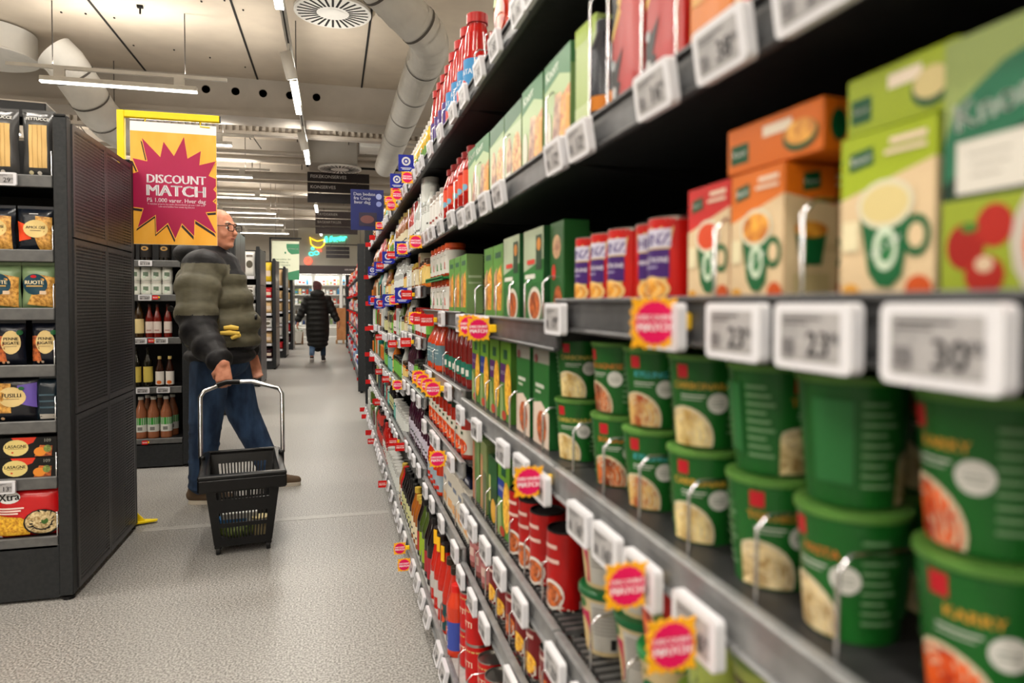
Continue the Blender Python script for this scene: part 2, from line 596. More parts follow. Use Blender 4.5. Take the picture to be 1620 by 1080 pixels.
def lamps():
    lm = noisy('white_lamp_housing', (205, 202, 196), (214, 211, 204), 8, .5)
    nth = ('first', 'second', 'third', 'fourth', 'fifth', 'sixth', 'seventh', 'eighth', 'ninth', 'tenth', 'eleventh', 'twelfth')
    for ci, (xa, xb) in enumerate(((-2.92, -1.42), (-5.6, -4.1), (2.2, 3.7))):  # second column is out of view, added to light the left area
        n = 0
        for k in range(-5, 7):
            y = 8.1 + 2.6 * k
            if y > 25: continue
            o = bpy.data.objects.new('linear_lamp', None)
            COL.objects.link(o)
            o.location = ((xa + xb) / 2, y, 3.52)
            w = xb - xa
            MB().box(-w / 2, -.03, 0, w / 2, .03, .05, lm, .006).obj('housing', o)
            MB().box(-w / 2 + .004, -.026, -.016, w / 2 - .004, .026, -.0005, LAMPM).obj('diffuser', o)
            MB().box(-w / 2 - .3, -.02, .13, w / 2 + .3, .02, .165, lm).obj('track_rail', o)
            for sx in (-1, 1):
                MB().tube([(sx * w * .42, 0, .165), (sx * w * .42, 0, .828)], .006, rodm, 5).obj('suspension_wire', o)
                MB().box(sx * w * .38 - .05, -.02, .05, sx * w * .38 + .05, .02, .13, lm).obj('mount', o)
            area(o, w, .05, TUBE_W, (0, 0, -.03))
            area(o, w, .05, UP_FILL_W, (0, 0, .18), (PI, 0, 0))  # added upward fill for the ceiling
            tag(o, 'white linear tube lamp hung across a side aisle, %s from the front, %s column' % (nth[n], ('inner', 'added outer', 'far side')[ci]), 'lamp', 'linear lamps over the side aisles')
            n += 1
    n = 0
    for k in range(-4, 6):
        y = 7.4 + 3.03 * k
        if y > 23 or k in (2, 4): continue
        o = bpy.data.objects.new('track_lamp', None)
        COL.objects.link(o)
        o.location = (-.39, y + .62, 3.5)
        MB().box(-.035, -.62, 0, .035, .62, .05, lm, .005).obj('housing', o)
        MB().box(-.031, -.615, -.014, .031, .615, -.0005, LAMPM).obj('diffuser', o)
        for sy in (-.4, .4):
            MB().box(-.01, sy - .03, .05, .01, sy + .03, .12, lm).obj('mount', o)
        area(o, .07, 1.24, TRACK_W, (0, 0, -.03))
        area(o, .07, 1.24, UP_FILL_W, (0, 0, .06), (PI, 0, 0))  # upward fill again, added to lift the ceiling
        tag(o, 'bright tube lamp along the main aisle track, %s from the front' % nth[n], 'lamp', 'track lamps over the main aisle')
        if y > 12:
            for sy in (-.4, .4): MB().tube([(0, sy, .12), (0, sy, .848)], .005, rodm, 5).obj('suspension_wire', o)
        if k == -4 or y > 12:
            n += 1
            continue
        s_ = bpy.data.objects.new('spot_lamp', None)
        COL.objects.link(s_)
        s_.location = (-.39, y - .72, 3.62)
        MB().tube([(0, 0, 0), (0, 0, -.09)], .012, lm, 8).obj('stem', s_)
        h = MB().lathe([(0, .12), (.05, .12), (.052, 0), (.052, -.12), (.044, -.125)], 20, lm).obj('lamp_head', s_, (0, 0, -.2))
        h.rotation_euler = (math.radians(12), math.radians(-14), 0)
        q = MB().lathe([(0, -.11), (.044, -.11)], 20, LAMPM).obj('lit_lens', h)
        tag(s_, 'white cylinder spot lamp on the main aisle track, %s from the front' % nth[n], 'lamp', 'spot lamps on the track')
        l = bpy.data.lights.new('spot_light', 'SPOT')
        l.energy, l.spot_size, l.spot_blend, l.color, l.shadow_soft_size = SPOT_W, math.radians(75), .6, (1, .92, .8), .05
        lo = bpy.data.objects.new('spot_light', l)
        lo.parent, lo.location = h, (0, 0, -.13)
        COL.objects.link(lo)
        n += 1
    o = MB().box(-.025, -5, 3.62, .025, 12.3, 3.65, lm).obj('lamp_track', None, (-.39, 0, 0))
    tag(o, 'long thin white lamp track running above the main aisle', 'track')
    MB().box(-.006, -4.9, 3.618, .006, 12.2, 3.62, BLACK).obj('track_slot', o)
    for i in range(6):
        MB().tube([(0, -3.6 + 2.9 * i, 3.65), (0, -3.6 + 2.9 * i, 4.35)], .006, rodm, 5).obj('suspension_wire', o)


rodm = M((70, 66, 62), .6)
# ------------------------------------------------------------------ perforated sheet (real holes)
_perf = {}


def perf_mesh(w, h, pitch, key='perforated_panel'):
    """panel in local y,z (facing +x), origin at its lower front corner"""
    k = (round(w, 3), round(h, 3), pitch)
    if k in _perf: return _perf[k]
    b = MB()
    mg = .022
    nx, nz = int((w - 2 * mg) / pitch), int((h - 2 * mg) / pitch)
    px, pz = (w - 2 * mg) / nx, (h - 2 * mg) / nz
    vs, fs = [], []
    r = pitch * .34
    for i in range(nx):
        for j in range(nz):
            y, z = mg + i * px, mg + j * pz
            cy, cz = y + px / 2, z + pz / 2
            o = len(vs)
            vs += [(0, y, z), (0, y + px, z), (0, y + px, z + pz), (0, y, z + pz)]
            for a in range(8):
                t = PI * (a + .5) / 4 - PI * .75 - PI / 8 - PI / 8
                vs.append((0, cy + r * math.cos(t), cz + r * math.sin(t)))
            for c in range(4):
                n = (c + 1) % 4
                fs.append((o + c, o + 4 + (2 * c + 1) % 8, o + 4 + 2 * c))
                fs.append((o + c, o + n, o + 4 + (2 * c + 2) % 8, o + 4 + (2 * c + 1) % 8))
    b.add(vs, fs, DARKP)
    t = .012
    b.box(-t, 0, 0, .001, mg, h, DARKP).box(-t, w - mg, 0, .001, w, h, DARKP).box(-t, mg, 0, .001, w - mg, mg, DARKP).box(-t, mg, h - mg, .001, w - mg, h, DARKP)
    _perf[k] = b.mesh(key)
    return _perf[k]


XE = -1.04
GW = .95


def gondola(Y, label, levels, H=1.98, L=1.3, detail=False):
    o = bpy.data.objects.new('gondola_shelving', None)
    COL.objects.link(o)
    o.location = (XE, Y, 0)
    tag(o, label, 'shelving', 'gondolas along the left of the aisle')
    for y in (0, GW - .05):
        p = MB().box(-.055, y, .02, -.004, y + .05, H + .01, DARK, .003).obj('upright', o)
        MB().lathe([(0, 0), (.022, 0), (.022, .012), (.008, .014), (.008, .03), (0, .03)], 12, BLACK, (-.03, y + .025, 0)).obj('foot', o)
        MB().box(-.052, y - .001, H + .01, -.008, y + .051, H + .022, BLACK, .003).obj('end_cap', p)
    rows = ((.03, .73), (.762, .73), (1.495, H - 1.495))
    for (z, h) in rows:
        for yy in (.05, .05 + (GW - .1) / 2):
            if detail:
                q = link('perforated_panel', perf_mesh((GW - .1) / 2 - .003, h - .004, .0145), o, (0, yy + .0015, z))
            else:
                b = MB().box(-.012, 0, 0, 0, (GW - .1) / 2 - .003, h - .004, PERF_FAR, .003)
                q = b.obj('perforated_panel', o, (0, yy + .0015, z))
    MB().box(-.05, .06, .27, -.04, GW - .06, H - .01, BLACK).obj('inner_liner', o)
    MB().box(-L, GW / 2 - .015, .05, -.055, GW / 2 + .015, H, BLACK).obj('back_panel', o)
    MB().box(-L, .012, .01, -.056, GW - .012, levels[0] - .03, DARK, .003).obj('base_plinth', o)
    for i, z in enumerate(levels):
        s_ = MB().box(-L, .03, z - .028, -.06, GW - .03, z, DARK).obj('shelf', o)
        r_ = MB().box(-L, .012, z - .045, -.062, .03, z + .004, RAILG, .003).obj('price_rail', s_)
        if detail:
            MB().tube([(-.066, .02, z), (-.066, .02, z + .1), (-.066, .2, z + .1)], .003, CHROME, 6).obj('wire_divider', s_)
    return o


PERF_FAR = noisy('charcoal_far_panel', (50, 52, 52), (64, 66, 65), 180, .3, .05, .3)
RAILG = noisy('gondola_price_rail', (84, 84, 84), (96, 96, 95), 30, .4)


# ------------------------------------------------------------------ tags and markers
def tag_proto(num, cents='95'):
    w, h = .085, .051
    b = MB().prism(rrect(w, h, .006), -.011, 0, WHITE)
    s1 = MB().prism(rrect(w - .02, h - .014, .0015, cx=-.001), -.0116, -.0105, SCREEN)
    t = MB()
    t.art(front(-.0116), [('r', -.03, .013, .012, .0145, (60, 58, 60)), ('r', -.03, .0095, -.002, .0108, (90, 88, 90)),
                          ('t', num, .010, -.006, .026, (40, 40, 46), 0, .01), ('t', cents, .0275, -.0005, .011, (40, 40, 46)), ('r', -.03, -.014, -.017, -.002, (110, 108, 110))])
    clip = MB().box(-.02, 0, -.012, .02, .006, .012, BLACK)
    return Proto('price_tag', 'price tag', b, (('screen', s1), ('lettering', t), ('clip', clip)))


def star_pts(n, r0, r1, sq=False):
    p = []
    for i in range(2 * n):
        a = PI * i / n
        r = r0 if i % 2 == 0 else r1
        if sq:
            m = max(abs(math.cos(a)), abs(math.sin(a)))
            r = r / (m ** .8)
        p.append((r * math.cos(a), r * math.sin(a)))
    return p


def marker_proto(small=False):
    b = MB().prism(star_pts(16, .028, .0245, True), -.0015, 0, GOLD)
    c = MB().prism(star_pts(18, .0235, .0215), -.0022, -.0015, MAGENTA)
    t = MB()
    t.art(front(-.0022, .0003), [('t', 'DISCOUNT', 0, .0052, .0082, (255, 246, 250), 0, .04), ('t', 'MATCH', 0, -.0050, .0118, (255, 246, 250), 0, .05)])
    k = MB().box(.026, -.004, -.008, .043, .004, .010, M((250, 200, 30), .4), .002)
    return Proto('discount_marker', 'discount marker', b, (('starburst', c), ('lettering', t), ('clip', k)))


def red_marker_proto():
    b = MB().prism(rrect(.05, .042, .004), -.0015, 0, RED)
    t = MB().art(front(-.0015), [('t', 'DISCOUNT', 0, .005, .008, (255, 240, 240), 0, .04), ('t', 'MATCH', 0, -.004, .0110, (255, 240, 240), 0, .05)])
    k = MB().box(.024, -.004, -.008, .038, .004, .010, M((230, 180, 30), .4), .002)
    return Proto('discount_marker', 'discount marker', b, (('lettering', t), ('clip', k)))


def blue_sign_proto():
    b = MB().prism(rrect(.07, .075, .003), -.0015, 0, M((26, 40, 150), .4))
    t = MB()
    t.prism([(.02 * math.cos(a), .008 + .02 * math.sin(a)) for a in [2 * PI * i / 18 for i in range(18)]], -.0018, -.0014, WHITE)
    t.prism([(.012 * math.cos(a), .008 + .012 * math.sin(a)) for a in [2 * PI * i / 18 for i in range(18)]], -.0021, -.0017, M((26, 40, 150), .4))
    t.prism([(.006 * math.cos(a), .008 + .006 * math.sin(a)) for a in [2 * PI * i / 18 for i in range(18)]], -.0024, -.002, WHITE)
    t.art(front(-.0016), [('r', -.024, -.024, .024, -.021, (220, 224, 240)), ('r', -.018, -.03, .018, -.027, (220, 224, 240))])
    k = MB().box(.034, -.004, -.03, .045, .004, -.012, M((26, 40, 150), .4), .002)
    return Proto('shelf_flag', 'shelf sign', b, (('emblem', t), ('clip', k)))


# ------------------------------------------------------------------ people
def capsule(p0, r0, p1, r1):
    bm = bmesh.new()
    for p, r in ((p0, r0), (p1, r1)):
        bmesh.ops.create_icosphere(bm, subdivisions=2, radius=r, matrix=Matrix.Translation(p))
    h = bmesh.ops.convex_hull(bm, input=bm.verts)
    junk = [g for g in h['geom_interior'] + h['geom_unused'] if isinstance(g, bmesh.types.BMVert)]
    bmesh.ops.delete(bm, geom=list(set(junk)), context='VERTS')
    bm.verts.index_update()
    vs = [v.co.copy() for v in bm.verts]
    fs = [[v.index for v in f.verts] for f in bm.faces]
    bm.free()
    return vs, fs


def blob(name, shapes, voxel, mats, pick=None, smooth=2, parent=None, factor=.5):
    """one continuous surface grown from overlapping capsules and ellipsoids"""
    b = MB()
    for s_ in shapes:
        if s_[0] == 'c':
            b.add(*capsule(*s_[1:5]), mats[0], True)
        else:
            b.ell(s_[1], s_[2], mats[0], 20, 14, s_[3] if len(s_) > 3 else None)
    ob = bpy.data.objects.new(name, b.mesh(name))
    COL.objects.link(ob)
    md = ob.modifiers.new('r', 'REMESH')
    md.mode = 'VOXEL'
    md.voxel_size = voxel
    md.use_smooth_shade = True
    sm = ob.modifiers.new('s', 'SMOOTH')
    sm.iterations = smooth
    sm.factor = factor
    dg = bpy.context.evaluated_depsgraph_get()
    me = bpy.data.meshes.new_from_object(ob.evaluated_get(dg))
    bpy.data.objects.remove(ob)
    me.name = name
    me.materials.clear()
    for m in mats: me.materials.append(m)
    for p in me.polygons:
        p.use_smooth = True
        p.material_index = pick(p.center) if pick else 0
    return link(name, me, parent)


SKIN = noisy('skin', (196, 128, 100), (214, 150, 122), 30, .5, .02)
V = Vector


def hand_shapes(wrist, d, palm_n, size=1.0, curl=1.0, side=1):
    """palm + four fingers curled round a bar + thumb. d: wrist->knuckles, palm_n: palm normal"""
    d = d.normalized()
    n = palm_n.normalized()
    a = d.cross(n).normalized() * side
    S = []
    k = wrist + d * .085 * size
    for i in range(4):
        o = a * (.030 - .020 * i) * size
        S.append(('c', wrist + o * .6, .017 * size, k + o, .0135 * size))
    for i, ln in enumerate((.9, 1.0, .95, .78)):
        o = a * (.030 - .020 * i) * size
        p0 = k + o
        p1 = p0 + (d * .75 + n * .65 * curl).normalized() * .036 * ln * size
        p2 = p1 + (d * (.1 - .5 * curl + .5) * .5 + n * 1.0 * curl + d * (1 - curl)).normalized() * .026 * ln * size
        p3 = p2 + (n * .5 - d * .9 * curl + d * (1 - curl)).normalized() * .018 * ln * size
        S += [('c', p0, .0105 * size, p1, .0098 * size), ('c', p1, .0098 * size, p2, .009 * size), ('c', p2, .009 * size, p3, .008 * size)]
    t0 = wrist + d * .025 * size + a * .024 * size
    t1 = t0 + (a * .6 + d * .6 + n * .6).normalized() * .038 * size
    t2 = t1 + (d * .7 + n * .7 - a * .2).normalized() * .034 * size
    S += [('c', t0, .015 * size, t1, .0115 * size), ('c', t1, .0115 * size, t2, .009 * size)]
    return S


def head_parts(root, Hc, ang, hair=None, glasses=False):
    f = V((math.cos(ang), math.sin(ang), 0))
    s_ = V((-f.y, f.x, 0))
    z = V((0, 0, 1))
    P = lambda a, b, c: Hc + f * a + s_ * b + z * c
    sh = [('e', P(-.012, 0, .012), (.101, .078, .108), (0, 0, ang)), ('e', P(.03, 0, -.07), (.062, .056, .066), (0, 0, ang)), ('e', P(.035, 0, -.02), (.066, .064, .085), (0, 0, ang)),
          ('c', P(.094, 0, -.004), .010, P(.116, 0, -.036), .0155), ('c', P(.082, .03, .022), .014, P(.082, -.03, .022), .014),
          ('e', P(.07, 0, -.105), (.026, .028, .02), (0, 0, ang)), ('e', P(.087, 0, -.066), (.013, .028, .012), (0, 0, ang)),
          ('e', P(-.012, .080, -.012), (.018, .009, .032), (0, 0, ang)), ('e', P(-.012, -.080, -.012), (.018, .009, .032), (0, 0, ang)),
          ('e', P(.062, .038, -.042), (.026, .022, .026), (0, 0, ang)), ('e', P(.062, -.038, -.042), (.026, .022, .026), (0, 0, ang))]
    ex = []
    for q in (-1, 1):
        e = MB().ell(P(.085, q * .032, -.002), (.0105, .0125, .0085), M((226, 214, 204), .25), 12, 8, (0, 0, ang))
        e.ell(P(.0925, q * .032, -.002), (.004, .0055, .0055), M((50, 36, 26), .2), 10, 6, (0, 0, ang))
        ex.append(('eye', e))
        ex.append(('eyebrow', MB().tube([P(.094, q * .014, .024), P(.096, q * .032, .029), P(.084, q * .05, .022)], .004, M((120, 104, 92), .8), 6)))
    ex.append(('mouth', MB().tube([P(.086, -.024, -.068), P(.099, -.008, -.0665), P(.099, .008, -.0665), P(.086, .024, -.068)], [.002, .0042, .0042, .002], M((150, 72, 64), .5), 6)))
    if glasses:
        g = MB()
        gm = M((18, 16, 16), .3)
        for q in (-1, 1):
            pts = [P(.113 - .25 * abs(u + q * .034 * 0) * 0, q * .034 + u, -.002 + v) for u, v in rrect(.054, .04, .015, 4)]
            g.tube(pts, .0027, gm, 6, True)
            g.tube([P(.113, q * .061, .006), P(.06, q * .083, .008), P(-.01, q * .086, .005)], .0026, gm, 6)
        g.tube([P(.113, -.008, .004), P(.113, .008, .004)], .0026, gm, 6)
        ex.append(('glasses', g))
    return sh, ex


def man():
    root = bpy.data.objects.new('person', None)
    COL.objects.link(root)
    root.location = (-.693, 4.62, 0)
    root.rotation_euler = (0, 0, math.radians(8.5))
    tag(root, 'bald man in glasses and olive puffer jacket holding a black rolling basket', 'person')
    ang = math.radians(-42)
    Hc = V((.006, -.02, 1.688))
    hs, ex = head_parts(root, Hc, ang, glasses=True)
    wr = V((.012, -.585, .888))
    hd = V((.06, -.22, -1))
    body = hs + [('c', V((-.03, -.01, 1.62)), .062, V((-.06, 0, 1.42)), .07), ('e', V((-.03, 0, 1.25)), (.14, .19, .2)), ('e', V((0, 0, 1.0)), (.17, .18, .16)),
                 ('c', V((-.05, -.08, .9)), .085, V((-.08, -.12, .5)), .06), ('c', V((-.08, -.12, .5)), .055, V((-.115, -.1, .1)), .038),
                 ('c', V((.05, .09, .9)), .085, V((.15, .12, .5)), .06), ('c', V((.15, .12, .5)), .055, V((.3, .14, .1)), .038),
                 ('c', V((-.12, -.17, 1.38)), .07, V((-.15, -.31, 1.1)), .055), ('c', V((-.15, -.31, 1.1)), .05, wr, .03),
                 ('c', V((-.02, .2, 1.38)), .07, V((.06, .28, 1.1)), .055), ('c', V((.06, .28, 1.1)), .05, V((.19, .2, .88)), .03),
                 ('c', V((-.115, -.1, .1)), .038, V((-.05, -.12, .05)), .035), ('c', V((.3, .14, .1)), .038, V((.36, .14, .05)), .035)]
    body += hand_shapes(wr, hd, V((-.1, 1, -.2)), 1.05, .9, -1)
    body += hand_shapes(V((.20, .19, .865)), V((.15, -.15, -1)), V((.2, -.9, 0)), 1.0, .5, 1)
    blob('body', body, .0065, [SKIN], None, 2, root)
    for n, m in ex: m.obj(n, root)
    rim = blob('hair', [('e', Hc + V((-.075, .055, -.03)), (.05, .05, .05)), ('e', Hc + V((-.09, .03, -.045)), (.035, .05, .045))], .01, [M((150, 142, 134), .9)], None, 2, root)
    # jacket: stacked baffles
    OL = noisy('olive_nylon', (84, 81, 66), (98, 94, 77), 9, .62, .3, stretch=(1, 1, 3))
    NV = noisy('black_nylon', (14, 13, 16), (22, 21, 25), 9, .62, .3, stretch=(1, 1, 3))
    T = [(1.475, -.05, .165, .19, .085), (1.37, -.045, .208, .225, .12), (1.25, -.02, .224, .238, .12), (1.10, .012, .236, .248, .125), (.985, .018, .228, .243, .09), (.895, .0, .215, .236, .075)]
    J = [('e', V((xc, 0, z)), (rx, ry, rz)) for z, xc, rx, ry, rz in T]
    J += [('c', V((-.045, .03, 1.38)), .185, V((.0, .0, 1.2)), .198), ('c', V((-.045, -.03, 1.38)), .185, V((.0, .0, 1.2)), .198), ('c', V((.0, 0, 1.2)), .2, V((.018, .0, 1.06)), .214), ('c', V((.018, 0, 1.06)), .218, V((.0, .0, 1.05)), .21)]
    J += [('e', V((.01, 0, .99)), (.20, .215, .17))]
    J += [('e', V((-.05, -.005, 1.55)), (.098, .105, .042)), ('e', V((-.15, .01, 1.53)), (.115, .15, .07)), ('c', V((.0, 0, 1.55)), .045, V((.06, -.01, 1.47)), .06)]
    A = [V((-.085, -.17, 1.43)), V((-.118, -.235, 1.31)), V((-.125, -.285, 1.16)), V((-.112, -.34, 1.06)), V((-.06, -.44, .975)), V((-.005, -.545, .905))]
    for p, r, h in zip(A, (.132, .135, .125, .111, .096, .076), (.11, .105, .10, .085, .082, .05)):
        i = A.index(p)
        d = (A[min(i + 1, 5)] - A[max(i - 1, 0)]).normalized()
        e = d.to_track_quat('Z', 'Y').to_euler()
        J.append(('e', p, (r, r * .95, h), tuple(e)))
    for q, (ra, rb) in zip(range(5), ((.122, .123), (.123, .113), (.113, .098), (.098, .083), (.083, .064))): J.append(('c', A[q], ra, A[q + 1], rb))
    B = [V((-.02, .2, 1.42)), V((.02, .25, 1.27)), V((.06, .28, 1.12)), V((.12, .25, 1.0)), V((.17, .215, .92))]
    for p, r in zip(B, (.12, .12, .11, .095, .075)): J.append(('e', p, (r, r, .08)))

    def pick(c):
        dm = 9
        for q in range(5):
            ab = A[q + 1] - A[q]
            t = max(0, min(1, (c - A[q]).dot(ab) / ab.length_squared))
            dm = min(dm, (c - A[q] - ab * t).length - (.145 - .012 * (q + t)))
        if dm < 0 and c.y < -.12:  # near sleeve
            return 0 if 1.155 < c.z < 1.455 else 1
        return 0 if .955 < c.z < 1.40 + .05 * (c.x < -.1) else 1
    jk = blob('jacket', J, .0085, [OL, NV], pick, 1, root, .4)
    for p in (V((.2, -.155, 1.135)), V((-.255, -.33, 1.19))):
        d = V((p.x + .02, p.y + .1, 0)).normalized() if p.x > 0 else V((-.45, -.9, 0)).normalized()
        MB().lathe([(0, .0), (.017, .0), (.017, .012), (0, .014)], 14, M((14, 14, 15), .5)).xf(d.to_track_quat('Z', 'Y').to_matrix().to_4x4()).obj('patch', jk, p)
    JN = noisy('blue_denim', (30, 46, 72), (52, 76, 108), 14, .85, .3, stretch=(1, 1, .4))
    LG = [('e', V((0, 0, .86)), (.175, .18, .12)), ('c', V((-.055, -.085, .84)), .125, V((-.085, -.125, .5)), .10), ('c', V((-.085, -.125, .5)), .098, V((-.115, -.1, .12)), .074),
          ('c', V((.055, .09, .84)), .125, V((.135, .125, .5)), .102), ('c', V((.135, .125, .5)), .1, V((.295, .14, .13)), .076)]
    for i in range(7):
        for (a, b2) in ((V((-.085, -.125, .5)), V((-.115, -.1, .1))), (V((.135, .125, .5)), V((.295, .14, .12)))):
            p = a.lerp(b2, i / 6 + R.uniform(-.03, .03))
            LG.append(('e', p, (.102 - .022 * i / 6, .098 - .02 * i / 6, .018), (R.uniform(-.3, .3), R.uniform(-.3, .3), 0)))
    blob('jeans', LG, .009, [JN], None, 2, root)
    for p, a in ((V((-.115, -.1, 0)), -.35), (V((.3, .14, 0)), -.2)):
        sh = blob('shoe', [('c', V((-.05, 0, .05)), .042, V((.1, 0, .035)), .04), ('c', V((.1, 0, .035)), .04, V((.17, 0, .03)), .03), ('c', V((-.04, 0, .06)), .042, V((-.03, 0, .11)), .045)],
                  .008, [M((92, 74, 56), .7)], None, 2, root)
        sh.location, sh.rotation_euler = p, (0, 0, a)
        MB().prism(rrect(.27, .085, .04, 5, .06, 0), 0, .022, M((206, 196, 180), .7)).xf(Matrix.Rotation(PI / 2, 4, 'X')).xf(Matrix.Translation((0, 0, .0))).obj('sole', sh)
    # the yellow thing in the pocket
    g = bpy.data.objects.new('glove', None)
    COL.objects.link(g)
    YM = M((226, 190, 84), .6)
    w = root.matrix_basis
    for i, (a, b2) in enumerate((((.02, -.262, 1.075), (.10, -.258, 1.072)), ((.0, -.268, 1.045), (.105, -.262, 1.04)), ((.06, -.262, 1.012), (.11, -.252, 1.03)))):
        MB().tube([V(a), V(a).lerp(V(b2), .5) + V((0, -.006, .004)), V(b2)], [.011, .016, .012], YM, 10).obj('finger', g)
    g.location, g.rotation_euler = root.location, root.rotation_euler
    tag(g, 'yellow padded glove sticking out of the olive jacket pocket', 'glove')


def woman():
    root = bpy.data.objects.new('person', None)
    COL.objects.link(root)
    root.location = (-.33, 14.9, 0)
    root.rotation_euler = (0, 0, math.radians(1.3))
    tag(root, 'person in a long black quilted coat walking away down the aisle', 'person')
    HR = noisy('dark_red_hair', (52, 24, 24), (84, 40, 38), 40, .6, .1)
    BK = noisy('black_quilted_nylon', (18, 18, 16), (28, 28, 25), 8, .6, .2, stretch=(1, 1, 3))
    Hc = V((.0, .02, 1.56))
    hs, ex = head_parts(root, Hc, math.radians(95))
    b = hs + [('c', V((0, 0, 1.5)), .05, V((0, 0, 1.3)), .06), ('e', V((0, 0, 1.15)), (.16, .1, .25)), ('e', V((0, 0, .9)), (.17, .12, .15)),
              ('c', V((-.08, 0, .85)), .08, V((-.1, -.03, .45)), .055), ('c', V((-.1, -.03, .45)), .05, V((-.12, -.13, .14)), .035),
              ('c', V((.08, 0, .85)), .08, V((.1, .05, .45)), .055), ('c', V((.1, .05, .45)), .05, V((.11, .05, .1)), .035),
              ('c', V((-.17, 0, 1.32)), .06, V((-.3, .02, 1.05)), .05), ('c', V((-.3, .02, 1.05)), .045, V((-.39, -.02, .84)), .03),
              ('c', V((.17, 0, 1.32)), .06, V((.31, .02, 1.05)), .05), ('c', V((.31, .02, 1.05)), .045, V((.42, -.02, .84)), .03)]
    b += hand_shapes(V((-.395, -.02, .83)), V((-.2, 0, -1)), V((1, .2, 0)), 1, .5, -1) + hand_shapes(V((.425, -.02, .83)), V((.2, 0, -1)), V((-1, .2, 0)), 1, .5, 1)
    blob('body', b, .009, [SKIN], None, 1, root)
    blob('hair', [('e', Hc + V((0, -.012, .03)), (.095, .112, .1)), ('e', Hc + V((0, -.05, -.03)), (.085, .07, .09)), ('e', Hc + V((-.03, -.03, .09)), (.06, .07, .05))], .012, [HR], None, 1, root)
    C_ = []
    for i, z in enumerate((1.34, 1.23, 1.12, 1.01, .90, .79, .68, .57, .46, .37)):
        rx = (.2, .225, .225, .225, .235, .245, .245, .235, .225, .215)[i]
        C_.append(('e', V((0, 0, z)), (rx, .17 + .01 * i / 3, .085)))
    C_ += [('e', V((0, 0, .86)), (.232, .168, .66)), ('e', V((0, 0, .62)), (.236, .172, .38)), ('e', V((0, 0, 1.1)), (.215, .16, .36)), ('e', V((0, 0, .75)), (.238, .174, .5)), ('e', V((0, -.1, 1.42)), (.15, .1, .09)), ('e', V((0, -.05, 1.45)), (.13, .1, .06))]
    for sx in (-1, 1):
        q = [V((sx * .19, 0, 1.32)), V((sx * .25, .01, 1.2)), V((sx * .3, .01, 1.08)), V((sx * .34, .0, .98)), V((sx * .385, -.01, .89))]
        for p, r in zip(q, (.1, .095, .09, .082, .072)): C_.append(('e', p, (r, r, .07), (0, -sx * .4, 0)))
        C_ += [('c', q[0], .085, q[2], .08), ('c', q[2], .08, q[4], .062)]
    blob('coat', C_, .013, [BK], None, 2, root, .4)
    JN = noisy('light_denim', (78, 104, 136), (104, 132, 164), 14, .85, .2)
    JD = noisy('dark_denim', (34, 50, 66), (46, 64, 84), 14, .85, .2)
    blob('trouser_leg', [('c', V((-.1, -.03, .45)), .07, V((-.12, -.12, .17)), .055)], .012, [JN], None, 1, root)
    blob('trouser_leg', [('c', V((.1, .05, .45)), .07, V((.11, .05, .14)), .055)], .012, [JD], None, 1, root)
    for p, rx in ((V((-.12, -.14, .03)), -.75), (V((.11, .03, 0)), 0)):
        s_ = blob('shoe', [('c', V((0, -.02, .055)), .042, V((0, .11, .04)), .042), ('c', V((0, .11, .04)), .042, V((0, .17, .035)), .032), ('c', V((0, -.02, .06)), .04, V((0, -.02, .1)), .042)], .011,
                  [M((44, 42, 44), .6)], None, 1, root)
        s_.location, s_.rotation_euler = p, (rx, 0, -.12 if rx == 0 else 0)
        MB().box(-.045, -.065, 0, .045, .2, .026, M((226, 222, 216), .7), .012).obj('sole', s_)


